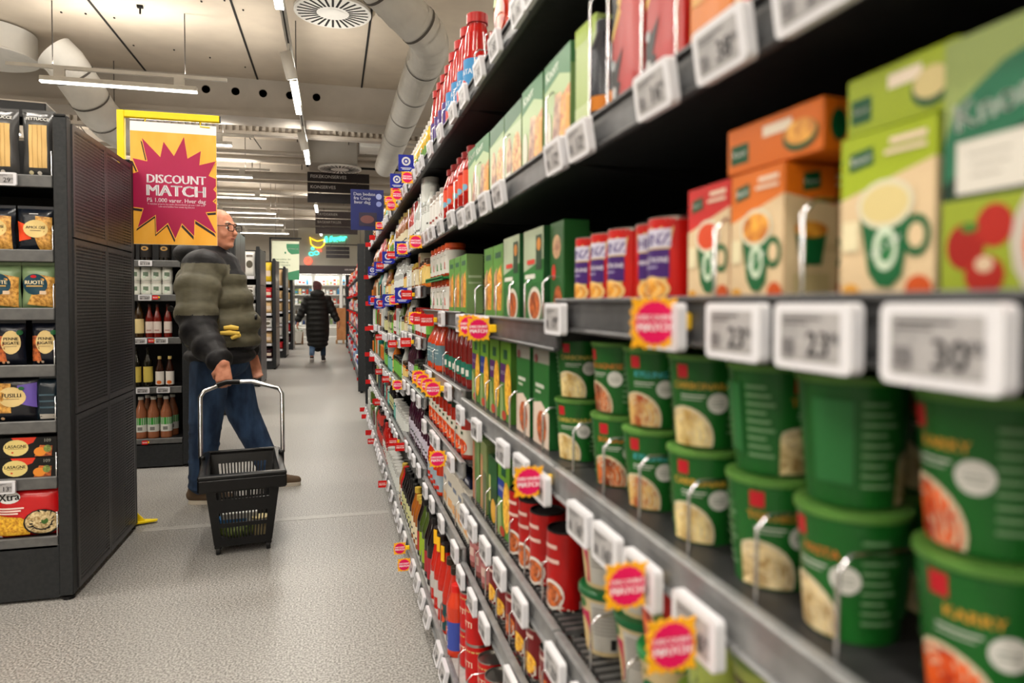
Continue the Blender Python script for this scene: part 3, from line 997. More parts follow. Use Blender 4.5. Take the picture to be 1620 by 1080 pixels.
# ------------------------------------------------------------------ rolling basket
def basket():
    root = bpy.data.objects.new('rolling_basket', None)
    COL.objects.link(root)
    root.location = (-.462, 3.76, 0)
    root.rotation_euler = (0, 0, math.radians(7.1))
    tag(root, 'black plastic rolling basket with chrome handle standing on the aisle floor', 'shopping basket')
    bk = noisy('black_basket_plastic', (8, 8, 9), (13, 13, 14), 40, .3, .02)
    z0, z1 = .055, .395
    w0, w1 = .128, .17      # half widths bottom/top
    f0, f1 = -.23, -.27      # front y
    b0, b1 = .22, .30        # back y

    def wall(nm, A, B, C, D, cols, rows):
        """quad A(bottom l) B(bottom r) C(top r) D(top l): slotted grid"""
        g = MB()
        A, B, C, D = V(A), V(B), V(C), V(D)
        P = lambda u, v: A.lerp(B, u).lerp(D.lerp(C, u), v)
        nrm = (B - A).cross(D - A).normalized() * .004

        def pl(u0, u1, v0, v1):
            q = [P(u0, v0), P(u1, v0), P(u1, v1), P(u0, v1)]
            vs = [p + nrm for p in q] + [p - nrm for p in q]
            g.add(vs, [(0, 1, 2, 3), (7, 6, 5, 4), (0, 4, 5, 1), (1, 5, 6, 2), (2, 6, 7, 3), (3, 7, 4, 0)], bk)
        vprev = 0
        for (va, vb) in rows:
            pl(0, 1, vprev, va)
            m = .12
            pl(0, m, va, vb)
            pl(1 - m, 1, va, vb)
            st = (1 - 2 * m) / cols
            for i in range(cols - 1):
                u = m + st * (i + 1)
                pl(u - st * .24, u + st * .24, va, vb)
            vprev = vb
        pl(0, 1, vprev, 1)
        g.obj(nm, root)
    rows = ((.08, .25), (.31, .47), (.66, .83))
    wall('front_wall', (-w0, f0, z0), (w0, f0, z0), (w1, f1, z1), (-w1, f1, z1), 15, rows)
    wall('back_wall', (w0, b0, z0), (-w0, b0, z0), (-w1, b1, z1), (w1, b1, z1), 15, rows)
    wall('side_wall', (-w0, b0, z0), (-w0, f0, z0), (-w1, f1, z1), (-w1, b1, z1), 18, rows)
    wall('side_wall', (w0, f0, z0), (w0, b0, z0), (w1, b1, z1), (w1, f1, z1), 18, rows)
    MB().box(-w0, f0, z0 - .012, w0, b0, z0 + .004, bk, .004).obj('base', root)
    r_ = MB()
    e = .03
    r_.box(-w1 - e, f1 - e, z1 - .07, w1 + e, f1 + .004, z1 - .004, bk, .008)
    r_.box(-w1 - e, f1 - e, z1 - .01, w1 + e, f1 + .012, z1 + .012, bk, .006)
    r_.box(-w1 - .012, b1 - .006, z1 - .05, w1 + .012, b1 + .016, z1 + .012, bk, .006)
    for s_ in (-1, 1):
        r_.box(s_ * (w1 - .008), f1, z1 - .05, s_ * (w1 + .028), b1 + .01, z1 + .01, bk, .006)
    r_.obj('rim', root)
    for s_ in (-1, 1):
        MB().box(s_ * (w1 + .012), .09, z1 - .05, s_ * (w1 + .04), .15, z1 + .03, bk, .008).obj('hinge', root)
    hp = [(-.204, .12, .41), (-.205, .165, .725), (-.188, .188, .752), (-.08, .266, .788), (.05, .266, .788), (.188, .188, .752), (.205, .165, .725), (.204, .12, .41)]
    h = MB().tube(hp, .0115, CHROME, 12).obj('handle', root)
    MB().tube([(-.13, .232, .774), (-.08, .266, .788), (-.01, .266, .788)], .0145, bk, 12).obj('grip', h)
    wm = M((22, 22, 22), .5)
    for (x, y) in ((-.115, -.2), (.115, -.2), (.115, .19), (-.115, .19)):
        c_ = MB().box(x - .016, y - .018, .03, x + .016, y + .018, .05, bk, .004).obj('caster', root)
        MB().lathe([(0, -.01), (.02, -.01), (.0215, -.006), (.0215, .006), (.02, .01), (0, .01)], 18, wm, (x, y, .0215), 'x').obj('wheel', c_)
    # goods inside
    mw = root.matrix_basis

    def inside(name, mb, loc, rot, label, cat):
        o = mb.obj(name)
        o.location = mw @ V(loc)
        o.rotation_euler = Euler((rot[0], rot[1], rot[2] + math.radians(7.1)))
        tag(o, label, cat)
    inside('milk_carton', MB().box(-.085, -.035, 0, .085, .035, .07, M((228, 228, 224), .5), .004).box(-.0905, -.0355, .02, .03, .0355, .04, M((60, 120, 180), .5)), (-.02, -.14, z0 + .062), (0, .05, .1), 'white carton with blue stripe lying in the rolling basket', 'carton')
    inside('produce_bag', MB().ell((0, 0, .04), (.1, .06, .042), FOOD('herb'), 16, 10), (-.02, -.15, z0 + .006), (0, 0, 0), 'green bag of produce at the bottom of the rolling basket', 'bag')
    inside('tub', MB().lathe([(0, 0), (.036, 0), (.04, .09), (.042, .09), (.042, .098), (0, .098)], 20, M((206, 190, 140), .5)), (.08, -.17, z0 + .006), (0, 0, 0), 'pale yellow tub standing in the rolling basket', 'tub')


# ------------------------------------------------------------------ signs
def signs():
    YL = M((244, 214, 24), .4, name='yellow_post_paint')
    o = bpy.data.objects.new('sign_stand', None)
    COL.objects.link(o)
    X, Y = -1.115, 4.16
    o.location = (X, Y, 0)
    tag(o, 'yellow square tube sign stand behind the pasta gondola', 'sign stand')
    MB().box(-.018, -.018, .01, .018, .018, 2.272, YL, .003).obj('post', o)
    a = MB().box(.018, -.017, 2.235, .50, .017, 2.272, YL, .003).obj('arm', o)
    MB().box(.50, -.015, 2.237, .504, .015, 2.270, BLACK).obj('end_plug', a)
    MB().prism([(-.09, -.06), (.155, -.01), (.155, .01), (-.09, .1)], 0, .008, YL).xf(Matrix.Rotation(PI / 2, 4, 'X')).xf(Matrix.Translation((0, 0, .009))).obj('foot_plate', o)
    MB().prism([(0, .01), (.1, .01), (0, .12)], -.004, .004, YL).obj('gusset', o)
    for x in (.12, .40):
        MB().tube([(x, 0, 2.235), (x, -.012, 2.205), (x + .05, -.012, 2.203)], .004, YL, 6).obj('hook', o)
    # hanging poster
    p = bpy.data.objects.new('hanging_poster', None)
    COL.objects.link(p)
    W, Hh = .434, .668
    p.location = (-1.066, 4.135, 2.213)
    tag(p, 'DISCOUNT MATCH poster hanging from the yellow stand', 'poster')
    p.rotation_euler = (0, 0, math.radians(2))
    gd = noisy('poster_gold', (236, 166, 46), (244, 186, 78), 3.5, .4, coord='Object', stretch=(2, 1, .6))
    MB().box(0, 0, -Hh, W, .004, 0, M((238, 238, 238), .4)).obj('board', p)
    MB().box(.0005, -.0006, -Hh + .001, W - .0005, .0, -.052, gd).obj('print_field', p)
    burst = [(.13, .13), (.34, .28), (.38, .15), (.5, .265), (.62, .10), (.66, .28), (.82, .21), (.80, .33), (.998, .29), (.91, .415), (.998, .44), (.998, .50), (.965, .53), (.998, .555), (.998, .60), (.955, .63),
             (.998, .655), (.998, .715), (.87, .725), (.998, .905), (.735, .79), (.73, .93), (.585, .825), (.505, .955), (.42, .825), (.285, .91), (.28, .76), (.07, .87), (.14, .71), (.002, .70), (.002, .43), (.085, .41), (.02, .30), (.19, .32)]

    def lay(dx, dz, k, mat, y, nm):
        pts = []
        for u, v in burst:
            u2, v2 = .5 + (u - .5) * k + dx, .5 + (v - .5) * k + dz
            pts.append((max(.001, min(.999, u2)) * W, -max(.08, min(.998, v2)) * Hh))
        MB().prism(pts, y, y + .0006, mat).obj(nm, p)
    lay(-.012, .024, 1.0, M((40, 30, 34), .5), -.0014, 'burst_shadow')
    lay(0, 0, 1.02, M((244, 180, 70), .4), -.0022, 'burst_outline')
    lay(0, 0, .985, noisy('poster_magenta', (158, 8, 60), (170, 16, 76), 1.5, .4), -.003, 'starburst')
    t = MB()
    fm = lambda u, v, L: (u * W, -.0034, -v * Hh)
    def tx(s_, u, v, size, wid, b=.02):
        vv, ff = text_geo(s_)
        xs = [x for x, y in vv]
        k = wid * W / (max(xs) - min(xs))
        for dx in (-b, 0, b):
            t.add([(u * W + (x + dx) * k, -.0034, -v * Hh + y * size) for x, y in vv], ff, M((244, 240, 244), .4))
    tx('DISCOUNT', .525, .465, .067, .68, .035)
    tx('MATCH', .525, .561, .085, .675, .04)
    tx('På 1.000 varer. Hver dag', .525, .637, .033, .68, .015)
    tx('Vi matcher priserne hos andre discountkæder på over 1.000 varer', .525, .668, .013, .67, 0)
    tx('i alle vores butikker hver eneste dag hele året', .525, .688, .013, .42, 0)
    t.obj('lettering', p)
    # aisle signs
    PK = noisy('dark_sign_board', (38, 33, 35), (46, 41, 43), 6, .4)
    PG = noisy('grey_sign_board', (86, 78, 80), (94, 86, 88), 6, .4)

    def aisle_sign(loc, w, words, mat, label, dz=.30, n=3, rail=True, bright=(225, 222, 222)):
        o = bpy.data.objects.new('aisle_sign', None)
        COL.objects.link(o)
        o.location = loc
        tag(o, label, 'sign')
        for i in range(n):
            h = dz / n
            z = -i * h
            b = MB().box(0, 0, z - h + .022, w, .02, z, mat, .002).obj('sign_board', o)
            if i < len(words) and words[i]:
                t = MB()
                vv, ff = text_geo(words[i], .0)
                xs = [x for x, y in vv]
                s_ = dz * .145
                t.add([(w * .05 + (x - min(xs)) * s_, -.002, z - h * .42 + y * s_) for x, y in vv], ff, M(bright, .5))
                t.obj('lettering', b)
            for x in (.2, .8):
                MB().lathe([(0, 0), (.006, 0), (.006, .004), (0, .004)], 8, CHROME, (w * x, -.004, z - .016), 'y').obj('fixing', b)
        for x in (.2, .8):
            MB().box(w * x - .006, .02, -dz + .03, w * x + .006, .026, .09, BLACK).obj('hanger_strip', o)
        return o
    aisle_sign((-.485, 14.0, 3.80), 1.19, ['FISKEKONSERVES', 'KONSERVES', ''], PK, 'dark FISKEKONSERVES and KONSERVES sign hanging over the aisle', .62)
    tag(MB().box(-.5, 13.98, 3.89, 3.6, 14.02, 3.93, BLACK).obj('sign_rail'), 'long thin black rail holding the FISKEKONSERVES sign', 'rail')
    aisle_sign((-.5, 20.6, 3.90), 1.19, ['KRYDDERIER', 'BAGEARTIKLER', ''], PG, 'smaller grey three board sign hanging deeper in the aisle', .68)
    tag(MB().box(.1, 20.58, 3.99, 3.6, 20.62, 4.03, BLACK).obj('sign_rail'), 'thin black rail holding the deeper grey sign', 'rail')
    aisle_sign((-.25, 24.9, 3.22), .8, ['', '', ''], PK, 'dark sign with three boards below the neon lettering', .42)
    tag(MB().box(-.27, 24.88, 3.28, 1.0, 24.92, 3.31, BLACK).obj('sign_rail'), 'thin black rail above the dark sign by the neon', 'rail')
    for o in [q for q in COL.objects if q.name.startswith('sign_rail')]:
        x0 = min(v.co.x for v in o.data.vertices)
        y = sum(v.co.y for v in o.data.vertices) / 8
        z = max(v.co.z for v in o.data.vertices)
        for i in range(3):
            MB().tube([(x0 + .2 + .5 * i * (1 if x0 < 0 else 1.6), y, z), (x0 + .2 + .5 * i * (1 if x0 < 0 else 1.6), y, 4.35)], .006, rodm, 5).obj('suspension_wire', o)
    # neon
    def neon(name, pts_list, col, label, e=3.0, r=.011, closed=True):
        b = MB()
        for pts in pts_list: b.tube(pts, r, M(col, .4, 0, e), 6, closed)
        tag(b.obj(name), label, 'neon sign')
    YB = 26.2
    nx = lambda px, py: V(((px - 528) * .02273, YB - .036, 1.22 + (480 - py) * .0235))
    circ = lambda cx, cy, rx, ry: [nx(cx + rx * math.cos(a), cy + ry * math.sin(a)) for a in [2 * PI * i / 20 for i in range(20)]]
    neon('neon_sign', [[nx(*q) for q in ((491.5, 376.5), (496, 380), (502.5, 382.5), (508, 381.5), (514, 379.5), (514.5, 383), (513, 388), (509, 392), (503, 392.8), (497, 391), (493, 387))]], (255, 200, 20), 'yellow neon bowl outline on the far wall', 3.5)
    neon('neon_sign', [circ(495.5, 394, 2, 2), circ(493.5, 402.5, 3.6, 2.6), circ(501.5, 401, 3.6, 2.6)], (60, 235, 205), 'three turquoise neon rings under the yellow neon bowl', 3)
    neon('neon_sign', [circ(488.5, 413.5, 5, 5), circ(488.5, 413.5, 3, 3.2)], (255, 92, 70), 'coral neon double ring lowest on the far wall', 2.2, .03)
    neon('neon_sign', [[nx(*q) for q in ((503, 394), (507, 395), (509, 398), (505, 398))]], (255, 92, 70), 'small coral neon leaf beside the turquoise rings', 2.2, .03)
    t = MB()
    vv, ff = text_geo('& frugter', .035)
    xs = [x for x, y in vv]
    k = (549 - 513) * .02273 / (max(xs) - min(xs))
    o3 = nx(531, 378)
    nm = M((70, 240, 210), .4, 0, 3.0)
    n_ = len(vv)
    pf = [(o3.x + x * k + y * k * .25, o3.y, o3.z + (y + .08 * x) * k * 1.35) for x, y in vv]
    t.add(pf + [(a, b + .02, c) for a, b, c in pf], ff + [tuple(i + n_ for i in f[::-1]) for f in ff], nm)
    tag(t.obj('neon_sign'), 'turquoise neon script lettering on the far wall', 'neon sign')
    # partition carrying the neon
    tag(MB().box(-1.25, YB, 2.6, 4.0, YB + .1, 4.0, M((196, 192, 180), .9)).obj('wall_partition'), kind='structure')
    # green and white poster
    o = bpy.data.objects.new('hanging_poster', None)
    COL.objects.link(o)
    o.location = (-1.53, 18.55, 1.83)
    tag(o, 'white and green poster hanging in a black frame far down the aisle', 'poster')
    w, h = .67, 1.0
    gr = (70, 140, 102)
    MB().box(0, 0, 0, w, .01, h, M((226, 232, 206), .5)).obj('board', o)
    t = MB()
    t.art(front(-.0005, .001), [('p', [(0, 0), (w, 0), (w, .26), (0, .10)], gr), ('p', [(.36, .93), (w, .93), (w, .68), (.48, .66), (.39, .74), (.36, .84)], gr), ('e', .33, .70, .022, .028, gr),
                                ('t', 'LE MARCHÉ', .53, .80, .045, (236, 240, 230), 0, .02), ('t', 'Sund nydelse, der', .26, .53, .058, (96, 124, 92)), ('t', 'er udviklet og', .24, .455, .058, (96, 124, 92)), ('t', 'testet i Danmark', .25, .38, .058, (96, 124, 92)),
                                ('r', .16, .06, .4, .075, (120, 176, 140)), ('r', .16, .095, .36, .11, (120, 176, 140))])
    t.obj('print', o)
    f = MB().box(-.06, -.01, -.2, -.02, .02, h + .09, BLACK).box(-.06, -.01, h + .05, w + .06, .02, h + .09, BLACK)
    f.obj('frame', o)
    for x in (.1, .55): MB().tube([(x, 0, h + .09), (x, 0, 2.52)], .005, rodm, 5).obj('suspension_wire', o)


# ------------------------------------------------------------------ far end: coolers and odds
def coolers():
    WH = M((236, 236, 232), .5)
    fr = M((206, 206, 202), .4)
    gl = glass_mat()
    cols = [(226, 224, 214), (240, 238, 230), (60, 140, 190), (232, 206, 120), (214, 230, 236), (90, 80, 70), (196, 190, 176), (180, 60, 40), (40, 60, 110), (120, 150, 90)]
    ps = {}
    for i, c in enumerate(cols):
        b = MB().box(-.045, -.04, 0, .045, .04, .15, M(c, .5), .004).box(-.046, -.041, .04, .046, -.03, .09, M(cols[(i + 3) % 10], .5))
        ps[i] = Proto('milk_carton', 'carton', b)
        b2 = MB().lathe([(0, 0), (.04, 0), (.04, .12), (.018, .16), (.018, .18), (0, .18)], 10, M(c, .5))
        ps[i + 10] = Proto('dairy_bottle', 'bottle', b2)
    for k, x in enumerate((-2.6, -1.65, -.70, .25, 1.2)):
        o = bpy.data.objects.new('glass_door_cooler', None)
        COL.objects.link(o)
        Y = 25.4
        o.location = (x, Y, 0)
        pl = ('beyond the green poster', 'left of the walking person', 'behind the walking person', 'behind the cardboard display', 'farthest to the end')[k]
        tag(o, 'white glass door cooler full of dairy, %s' % pl, 'cooler', 'coolers along the far wall')
        W = .95
        MB().box(0, .02, 0, W, .7, .42, WH, .01).obj('base', o)
        g = MB()
        for i in range(10): g.box(.05, .012, .06 + .03 * i, W - .05, .022, .075 + .03 * i, M((150, 148, 142), .5))
        g.obj('base_grille', o)
        MB().box(0, .66, .42, W, .7, 2.3, WH).obj('back_panel', o)
        MB().box(0, .0, 2.28, W, .7, 2.58, M((66, 58, 58), .5)).obj('fascia', o)
        for xx in (0, W - .04): MB().box(xx, .06, .42, xx + .04, .66, 2.28, WH).obj('side_panel', o)
        d = MB().box(0, 0, .42, .05, .04, 2.27, fr).box(W - .05, 0, .42, W, .04, 2.27, fr).box(.05, 0, .42, W - .05, .04, .47, fr).box(.05, 0, 2.22, W - .05, .04, 2.27, fr).obj('door', o)
        MB().box(.05, .014, .47, W - .05, .022, 2.22, gl).obj('glass_pane', d)
        MB().box(.06, -.04, 1.0, .075, -.01, 1.5, CHROME).box(.06, -.01, 1.02, .075, 0, 1.05, CHROME).obj('handle', d)
        MB().box(.06, .08, 2.25, W - .06, .12, 2.275, LAMPM).obj('lamp_strip', o)
        area(o, .8, .04, 12, (W / 2, .1, 2.24), (math.radians(25), 0, 0))
        for li, z in enumerate((.46, .84, 1.2, 1.55, 1.9)):
            s_ = MB().box(.04, .1, z - .02, W - .04, .66, z, WH).obj('shelf', o)
            MB().box(.04, .09, z - .04, W - .04, .1, z + .005, fr).obj('price_rail', s_)
            n = 7
            for i in range(n):
                if not (x < .5 and x > -1.8): break
                kk = R.choice((0, 1, 1, 2, 3, 4, 5, 6, 7, 8, 9)) + (10 if R.random() < .4 else 0)
                kind = 'carton' if kk < 10 else 'bottle'
                ps[kk].put((x + .11 + i * (W - .2) / (n - 1), Y + .17, z), 0, '%s %s in the cooler %s, %s shelf, %s along' % (CN[cols[kk % 10]], kind, pl, ORD[li], ORD[i]), 'dairy in the far coolers', scale=(1, 1, R.uniform(.9, 1.35)))
    t = MB()
    vv, ff = text_geo('KØLVARER', .02)
    t.add([(.56 + x * .07, 25.395, 2.44 + y * .07) for x, y in vv], ff, M((190, 180, 178), .5))
    # lettering belongs to a cooler: parent it to the fourth
    q = t.obj('lettering')
    par = [o for o in COL.objects if o.name.startswith('glass_door_cooler')][3]
    q.parent = par
    q.location = (-par.location.x, -par.location.y, 0)
    # cardboard display on a pallet
    cb = noisy('brown_cardboard', (176, 118, 74), (190, 132, 86), 6, .8)
    wood = noisy('pale_pallet_wood', (150, 118, 88), (176, 142, 108), 8, .8, .1, stretch=(1, 8, 8))
    o = bpy.data.objects.new('pallet', None)
    COL.objects.link(o)
    o.location = (.28, 21.5, 0)
    tag(o, 'small wooden pallet under the cardboard display', 'pallet')
    for i in range(4): MB().box(-.2, -.2 + .11 * i, .11, .24, -.12 + .11 * i, .13, wood).obj('plank', o)
    for x in (-.2, 0, .2): MB().box(x - .03, -.2, .0, x + .03, .24, .11, wood).obj('block', o)
    o = MB().box(-.2, -.2, 0, .24, .22, .95, cb, .004).obj('cardboard_display', None, (.28, 21.5, .13))
    tag(o, 'tall brown cardboard display standing on a pallet near the coolers', 'display')
    MB().box(-.2, -.201, .6, .24, -.2, .602, M((120, 78, 46), .8)).obj('fold_line', o)
    o = bpy.data.objects.new('wooden_crate', None)
    COL.objects.link(o)
    o.location = (-1.25, 21.5, 0)
    tag(o, 'low wooden produce crate with dark front at the cooler end', 'crate')
    for i in range(3): MB().box(-.35, -.25, .02 + .11 * i, .35, -.23, .11 + .11 * i, wood).obj('slat', o)
    for x in (-.35, .33): MB().box(x, -.25, 0, x + .02, .25, .36, wood).obj('crate_end', o)
    MB().box(-.33, -.23, .02, .33, .25, .04, wood).obj('crate_floor', o)
    MB().box(-.2, -.252, .1, .15, -.25, .2, M((220, 216, 206), .6)).obj('paper_label', o)
    o = bpy.data.objects.new('potted_plant', None)
    COL.objects.link(o)
    o.location = (-1.02, 21.3, .04)
    tag(o, 'leafy green potted plant in pale wrap standing in the wooden crate', 'plant')
    MB().lathe([(0, 0), (.09, 0), (.13, .36), (.12, .36), (0, .3)], 14, M((206, 204, 196), .6)).obj('pot_wrap', o)
    lf = noisy('leaf_green', (50, 92, 30), (104, 150, 54), 20, .6)
    for i in range(26):
        a, h, rr = R.uniform(0, 6.3), R.uniform(.35, .56), R.uniform(.01, .1)
        c = V((rr * math.cos(a), rr * math.sin(a), h))
        b = MB().add([c + V((math.cos(a) * .08 * t_ - math.sin(a) * s_ * .03, math.sin(a) * .08 * t_ + math.cos(a) * s_ * .03, .03 * t_ - .02 * t_ * t_)) for t_, s_ in ((0, 0), (.6, -1), (1.3, 0), (.6, 1))], [(0, 1, 2, 3)], lf)
        b.obj('leaf', o)


CN = {(226, 224, 214): 'cream', (240, 238, 230): 'white', (60, 140, 190): 'blue', (232, 206, 120): 'yellow', (214, 230, 236): 'pale blue', (90, 80, 70): 'brown', (196, 190, 176): 'grey', (180, 60, 40): 'red', (40, 60, 110): 'navy', (120, 150, 90): 'green'}
ORD = ['first', 'second', 'third', 'fourth', 'fifth', 'sixth', 'seventh', 'eighth', 'ninth', 'tenth', 'eleventh', 'twelfth', 'thirteenth', 'fourteenth', 'fifteenth', 'sixteenth', 'seventeenth', 'eighteenth', 'nineteenth', 'twentieth',
       'twenty-first', 'twenty-second', 'twenty-third', 'twenty-fourth', 'twenty-fifth', 'twenty-sixth', 'twenty-seventh', 'twenty-eighth', 'twenty-ninth', 'thirtieth']
# ------------------------------------------------------------------ product kinds (front faces local -y)
GREEN = (22, 96, 40)
DGREEN = (12, 62, 34)
KN = (0, 84, 48)
CREAM = (228, 202, 162)
OFF = (214, 212, 204)


def boxp(name, cat, w, d, h, col, items=(), sitems=(), desc='', top=None):
    b = MB().box(-w / 2, -d / 2, 0, w / 2, d / 2, h, M(col, .4), .0015)
    parts = []
    sc = lambda its, W: [scale_item(i, W, h) for i in its]
    if items: parts.append(('front_print', MB().art(front(-d / 2), sc(items, w))))
    if sitems: parts.append(('side_print', MB().art(side(w / 2), sc(sitems, d))))
    return Proto(name, cat, b, parts, desc)


def scale_item(i, W, h):
    """normalised u in -.5...5, v in 0..1 -> metres"""
    k = i[0]
    if k == 'r': return ('r', i[1] * W, i[2] * h, i[3] * W, i[4] * h, i[5])
    if k == 'e': return ('e', i[1] * W, i[2] * h, i[3] * W, i[4] * h, i[5])
    if k == 't': return ('t', i[1], i[2] * W, i[3] * h, i[4] * W) + tuple(i[5:])
    return ('p', [(u * W, v * h) for u, v in i[1]], i[2])


def knorr(u, v, s=1.0):
    return [('p', [(u - .13 * s, v - .055 * s), (u + .15 * s, v - .03 * s), (u + .14 * s, v + .075 * s), (u - .12 * s, v + .055 * s)], KN), ('t', 'Knorr', u + .01, v + .01, .095 * s, (235, 240, 230), .1, .02)]


def cupsoup(col, soup, desc, name):
    it = [('p', [(-.5, .62), (.5, .78), (.5, 1), (-.5, 1)], col), ('p', [(-.5, 0), (.5, 0), (.5, .78), (-.5, .62)], CREAM)] + knorr(-.27, .84)
    it += [('r', .05, .90, .42, .935, (250, 225, 200)), ('r', .0, .845, .42, .87, (250, 225, 200)),
           ('e', .33, .36, .14, .12, (20, 96, 52)), ('e', .33, .36, .08, .07, CREAM),
           ('p', [(-.26, .50), (.28, .52), (.20, .14), (.08, .07), (-.06, .08), (-.16, .16)], (18, 100, 54)), ('e', .01, .56, .30, .145, (226, 222, 196)), ('e', .01, .56, .255, .115, soup),
           ('e', .02, .30, .13, .13, (214, 232, 206)), ('e', .03, .30, .075, .08, (40, 120, 66)), ('t', 'Cup a Soup', .02, .315, .075, (240, 246, 236), .5, .02),
           ('r', -.46, .30, -.27, .48, (240, 230, 190)), ('e', .36, .06, .13, .08, (206, 84, 28)), ('e', -.36, .05, .1, .05, (226, 160, 50))]
    sd = [('p', [(-.5, 0), (.5, 0), (.5, .70), (-.5, .78)], CREAM)] + knorr(0, .86, 1.2) + [('p', [(-.3, .5), (.3, .5), (.2, .26), (-.2, .26)], (18, 100, 54)), ('e', 0, .52, .32, .06, soup), ('r', -.35, .05, .35, .2, (206, 186, 140))]
    return boxp(name, 'soup box', .084, .056, .125, col, it, sd, desc)


def liebox(col, soup, desc, w):
    it = knorr2(w) + [('r', -.08, .60, .22, .82, (252, 236, 214)), ('e', .30, .42, .17, .30, (30, 90, 50)), ('e', .30, .48, .15, .24, soup)]
    sd = [('e', -.2, .5, .16, .3, KN), ('r', .1, .3, .35, .8, (250, 220, 170))]
    return boxp('soup_box', 'soup box', w, .056, .046, col, it, sd, desc)


def knorr2(w):
    return [('r', -.45, .2, -.24, .62, KN), ('t', 'Knorr', -.345, .42, .065, (235, 240, 230), 0, .02)]


def cyl(name, cat, prof, n, mat, bands=(), art=None, awrap=None, parts=(), desc='', mats=None):
    b = MB().lathe(prof, n, mat, mats=mats)
    ps = []
    for (nm, pr, m) in bands: ps.append((nm, MB().lathe(pr, n, m)))
    if art: ps.append(('label_print', MB().art(wrap(*awrap), art, True)))
    for p in parts: ps.append(p)
    return Proto(name, cat, b, ps, desc)


def qell(u, v, ru, rv, c):
    return ('p', [(max(-.034 + (u + .014), u + ru * math.cos(a)), max(.002, v + rv * math.sin(a))) for a in [2 * PI * i / 24 for i in range(24)]], c)


def pot(txt, tcol, food, desc, logo=True, h=.11, back=False):
    rb, rt = .037, .046
    G1 = noisy_green
    prof = [(0, 0), (rb, 0), (rt, h - .006)]
    b = MB().lathe(prof, 32, G1)
    rim = MB().lathe([(rt, h - .007), (rt + .002, h - .006), (rt + .002, h - .001), (rt - .002, h), (0, h - .001)], 32, M((92, 142, 62), .4))
    u0 = 0.0
    if back: u0 = .10
    A = [('r', -.022 + u0, .082, -.008 + u0, .098, (196, 24, 40)), ('t', txt, .006 + u0, .073, .0115, tcol, 0, .02), ('r', -.018 + u0, .061, .012 + u0, .0625, (220, 226, 214)), ('r', -.018 + u0, .057, .008 + u0, .0582, (200, 212, 196)),
         ('e', .026 + u0, .054, .012, .012, (226, 226, 220)), ('r', .019 + u0, .0545, .033 + u0, .0555, (130, 140, 130)), ('r', .019 + u0, .0505, .033 + u0, .0515, (130, 140, 130)),
         qell(-.014 + u0, .012, .036, .037, (226, 212, 180)), qell(-.014 + u0, .012, .0325, .0335, food)]
    for s_ in (-1, 1):
        for i in range(9):
            v = .018 + .0085 * i
            A.append(('r', s_ * .052 + u0 - .014, v, s_ * .052 + u0 + (.013 - .004 * (i % 3)), v + .0028, (120, 160, 116)))
    for s_ in (-1, 1):
        A.append(('r', s_ * .088 + u0 - .016, .02, s_ * .088 + u0 + .016, .09, (44, 116, 58)))
    lab = MB().art(wrap(rb, 0, rt, h - .006), A, True)
    return Proto('noodle_pot', 'instant pot', b, (('lid_rim', rim), ('label_print', lab)), desc)


noisy_green = noisy('pot_green', (18, 82, 26), (25, 96, 33), 4, .35)


def bag(name, cat, w, d, h, col, items, desc, rough=.25):
    b = MB()
    m = M(col, rough)
    NU, NV = 9, 11

    def dep(u, v):
        a = max(0, 1 - abs(2 * u) ** 4)
        c = max(0, 1 - abs(2 * v - 1) ** 5)
        return d / 2 * (a * c) ** .5 + .0012
    for sgn in (-1, 1):
        vs, fs = [], []
        for j in range(NV):
            for i in range(NU):
                u, v = i / (NU - 1) - .5, j / (NV - 1)
                wv = 1 + .03 * math.cos(2 * PI * v)
                vs.append((u * w * wv, sgn * dep(u, v) + .002 * math.sin(9 * u + 13 * v), v * h))
        for j in range(NV - 1):
            for i in range(NU - 1):
                q = (j * NU + i, j * NU + i + 1, (j + 1) * NU + i + 1, (j + 1) * NU + i)
                fs.append(q if sgn < 0 else q[::-1])
        b.add(vs, fs, m, True)
    b.box(-w / 2 * 1.03, -.002, h, w / 2 * 1.03, .002, h + .012, m)
    fm = lambda u, v, L: (u, -dep(u / w, min(1, max(0, v / h))) + .002 * math.sin(9 * u / w + 13 * v / h) - .0009 - .0007 * L, v)
    lab = MB().art(fm, [scale_item(i, w, h) for i in items], True)
    return Proto(name, cat, b, (('label_print', lab),) if items else (), desc)


def bottle(name, cat, r, h, liquid, capc, label=None, desc='', neck=.4, shoulder=.62, lab=(.12, .5), art=None, capr=None, caph=.022, rough=.12):
    rn = r * neck
    zs = h * shoulder
    prof = [(0, 0), (r * .94, 0), (r, .006), (r, zs), (r * .93, zs + (h - zs) * .12), (rn * 1.25, zs + (h - zs) * .55), (rn, zs + (h - zs) * .75), (rn, h - caph * .6), (0, h - caph * .6)]
    cr = capr or rn * 1.15
    bands = [('cap', [(0, h - caph), (cr, h - caph), (cr, h - .002), (cr * .9, h), (0, h)], M(capc, .35))]
    ps = []
    if label:
        z0, z1 = lab[0] * h, lab[1] * h
        lm = MB().lathe([(r + .0006, z0), (r + .0006, z1)], 20, M(label, .5))
        if art: lm.art(wrap(r + .0008, z0, r + .0008, z1), [scale_item(i, 2 * r, h) for i in art], True)
        ps.append(('label', lm))
    return cyl(name, cat, prof, 20, M(liquid, rough), bands, parts=ps, desc=desc)


